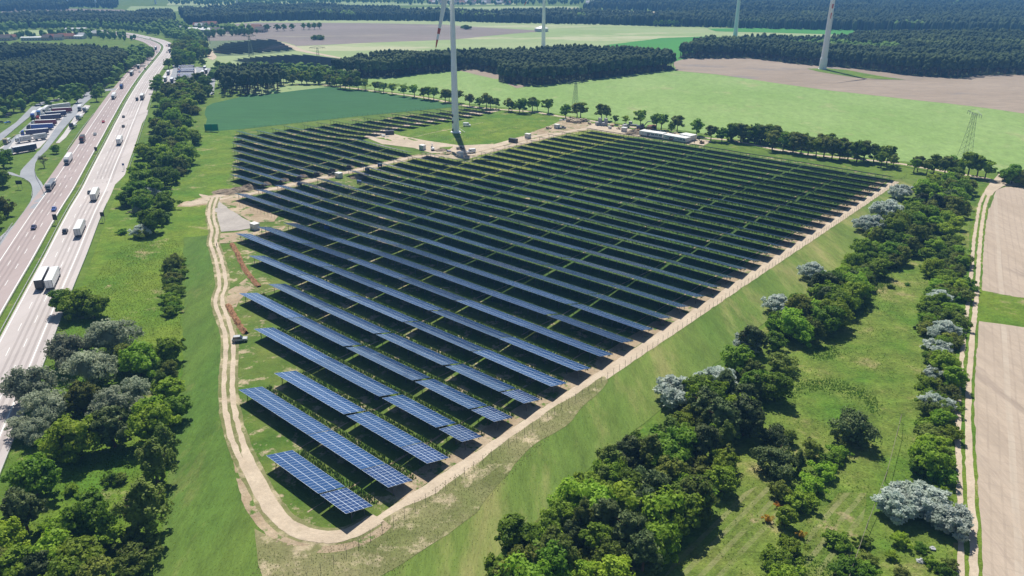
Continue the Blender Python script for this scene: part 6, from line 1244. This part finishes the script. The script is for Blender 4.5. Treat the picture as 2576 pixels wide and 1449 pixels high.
_q = np.concatenate(_q); _q = _q+rng.normal(size=_q.shape)*.9
tufts('rank_grass', _q, .32, .6, .3, GR5, 'taller dark grass growing in arcs and clumps in the right meadow')
GR4 = foliage('rye stalks', (.075,.155,.025), (.17,.21,.055), trans=.6, sc=.35, obvar=0)
CS = [(465,640),(530,640),(552,760),(562,930),(575,1030),(610,1150),(650,1260),(700,1350),(760,1449),(760,1520),(380,1520),(395,1400),(440,1100),(463,860)]
tufts('rye_stalks', scatter(CS, .75, .5), .10, .6, .3, GR4, 'rye stalks of the crop strip beside the path')
RS = [(1980,720),(2080,640),(2120,660),(1900,830),(1600,1080),(1400,1260),(1250,1400),(1150,1520),(700,1520),(1000,1340),(1300,1140),(1560,960)]
tufts('strip_grass', scatter(RS, .85, .5), .09, .6, .3, GR4, 'grass of the strip between fence and right belt')
LM = [(130,840),(300,620),(440,600),(462,640),(455,800),(440,1100),(395,1449),(380,1520),(-20,1520),(20,1120)]
tufts('meadow_grass', scatter(LM, .95, .5), .22, .7, .26, GR3, 'uncut grass of the meadow beside the motorway')
DG = [(655,1362),(700,1385),(780,1395),(900,1350),(1000,1292),(1200,1160),(1400,1020),(1520,945),(1500,1000),(1400,1080),(1200,1290),(1040,1400),(960,1500),(620,1500)]
tufts('dry_grass', scatter(DG, .7, .5), .3, .5, .16, GR2, 'sparse dry grass outside the park fence')
SC = [(2395,480),(2435,480),(2436,560),(2420,800),(2405,1000),(2395,1449),(2395,1500),(1560,1500),(1700,1400),(1850,1240),(1960,1060),(2010,900),(2200,740),(2330,610)]
_p = scatter(SC, .95, .5); _n = np.sin(_p[:, 0]*.31+1.7*np.sin(_p[:, 1]*.17))+np.sin(_p[:, 1]*.27+_p[:, 0]*.11); _p = _p[(_n+rng.normal(size=len(_p))*.7) > .3]
tufts('meadow_tufts', _p, .26, .7, .26, GR3, 'tufted grass and herbs of the right meadow')

# ------------------------------------------------------------------ haze
hb = MB().box(-9000, 9000, -300, 12000, -1.8-6, 175); hz = hb.mesh('haze', plain('haze_tmp', (1, 1, 1))); hm = bpy.data.materials.new('haze'); hm.use_nodes = True; ht = hm.node_tree; ht.nodes.clear()
ho = ht.nodes.new('ShaderNodeOutputMaterial'); hv = ht.nodes.new('ShaderNodeVolumePrincipled'); hv.inputs['Color'].default_value = (.20, .50, 1.0, 1); hv.inputs['Density'].default_value = .00019; hv.inputs['Anisotropy'].default_value = 0.0
ht.links.new(hv.outputs[0], ho.inputs['Volume']); hz.materials.clear(); hz.materials.append(hm); tag(link('haze', hz), 'pale blue haze', 'haze', None, 'stuff')
from collections import defaultdict
D_ = defaultdict(list)
for o in COL.objects:
    if o.parent is None and 'label' in o and o.get('kind') is None: D_[o['label']].append(o)
ORDX = [ordn(i) if i < 31 else None for i in range(1, 31)]
TENS = {3: 'thirty', 4: 'forty', 5: 'fifty', 6: 'sixty', 7: 'seventy', 8: 'eighty', 9: 'ninety'}
def ordx(n):
    if n <= 30: return ordn(n)
    return TENS[n//10]+(' '+ORD[n % 10-1] if n % 10 else 'th')
for lab, L_ in D_.items():
    if len(L_) < 2: continue
    P = [pix(o.location[0], o.location[1], 0) for o in L_]; su = max(p[0] for p in P)-min(p[0] for p in P); sv = max(p[1] for p in P)-min(p[1] for p in P)
    ax = 0 if su > sv else 1; idx = sorted(range(len(L_)), key=lambda i: P[i][ax])
    for r_, i in enumerate(idx): L_[i]['label'] = lab+', '+ordx(r_+1)+(' from the left' if ax == 0 else ' from the top')
print(sorted({o.name.split('.')[0]: sum(1 for p in COL.objects if p.parent is None and p.name.split('.')[0] == o.name.split('.')[0]) for o in COL.objects if o.parent is None}.items(), key=lambda x: -x[1])[:8])
print('long labels', len([1 for o in COL.objects if len(str(o.get('label', '')).split()) > 16]), list({o['label'] for o in COL.objects if len(str(o.get('label', '')).split()) > 16})[:12])
print('trees', NTREE[0], 'objects', len(COL.objects))
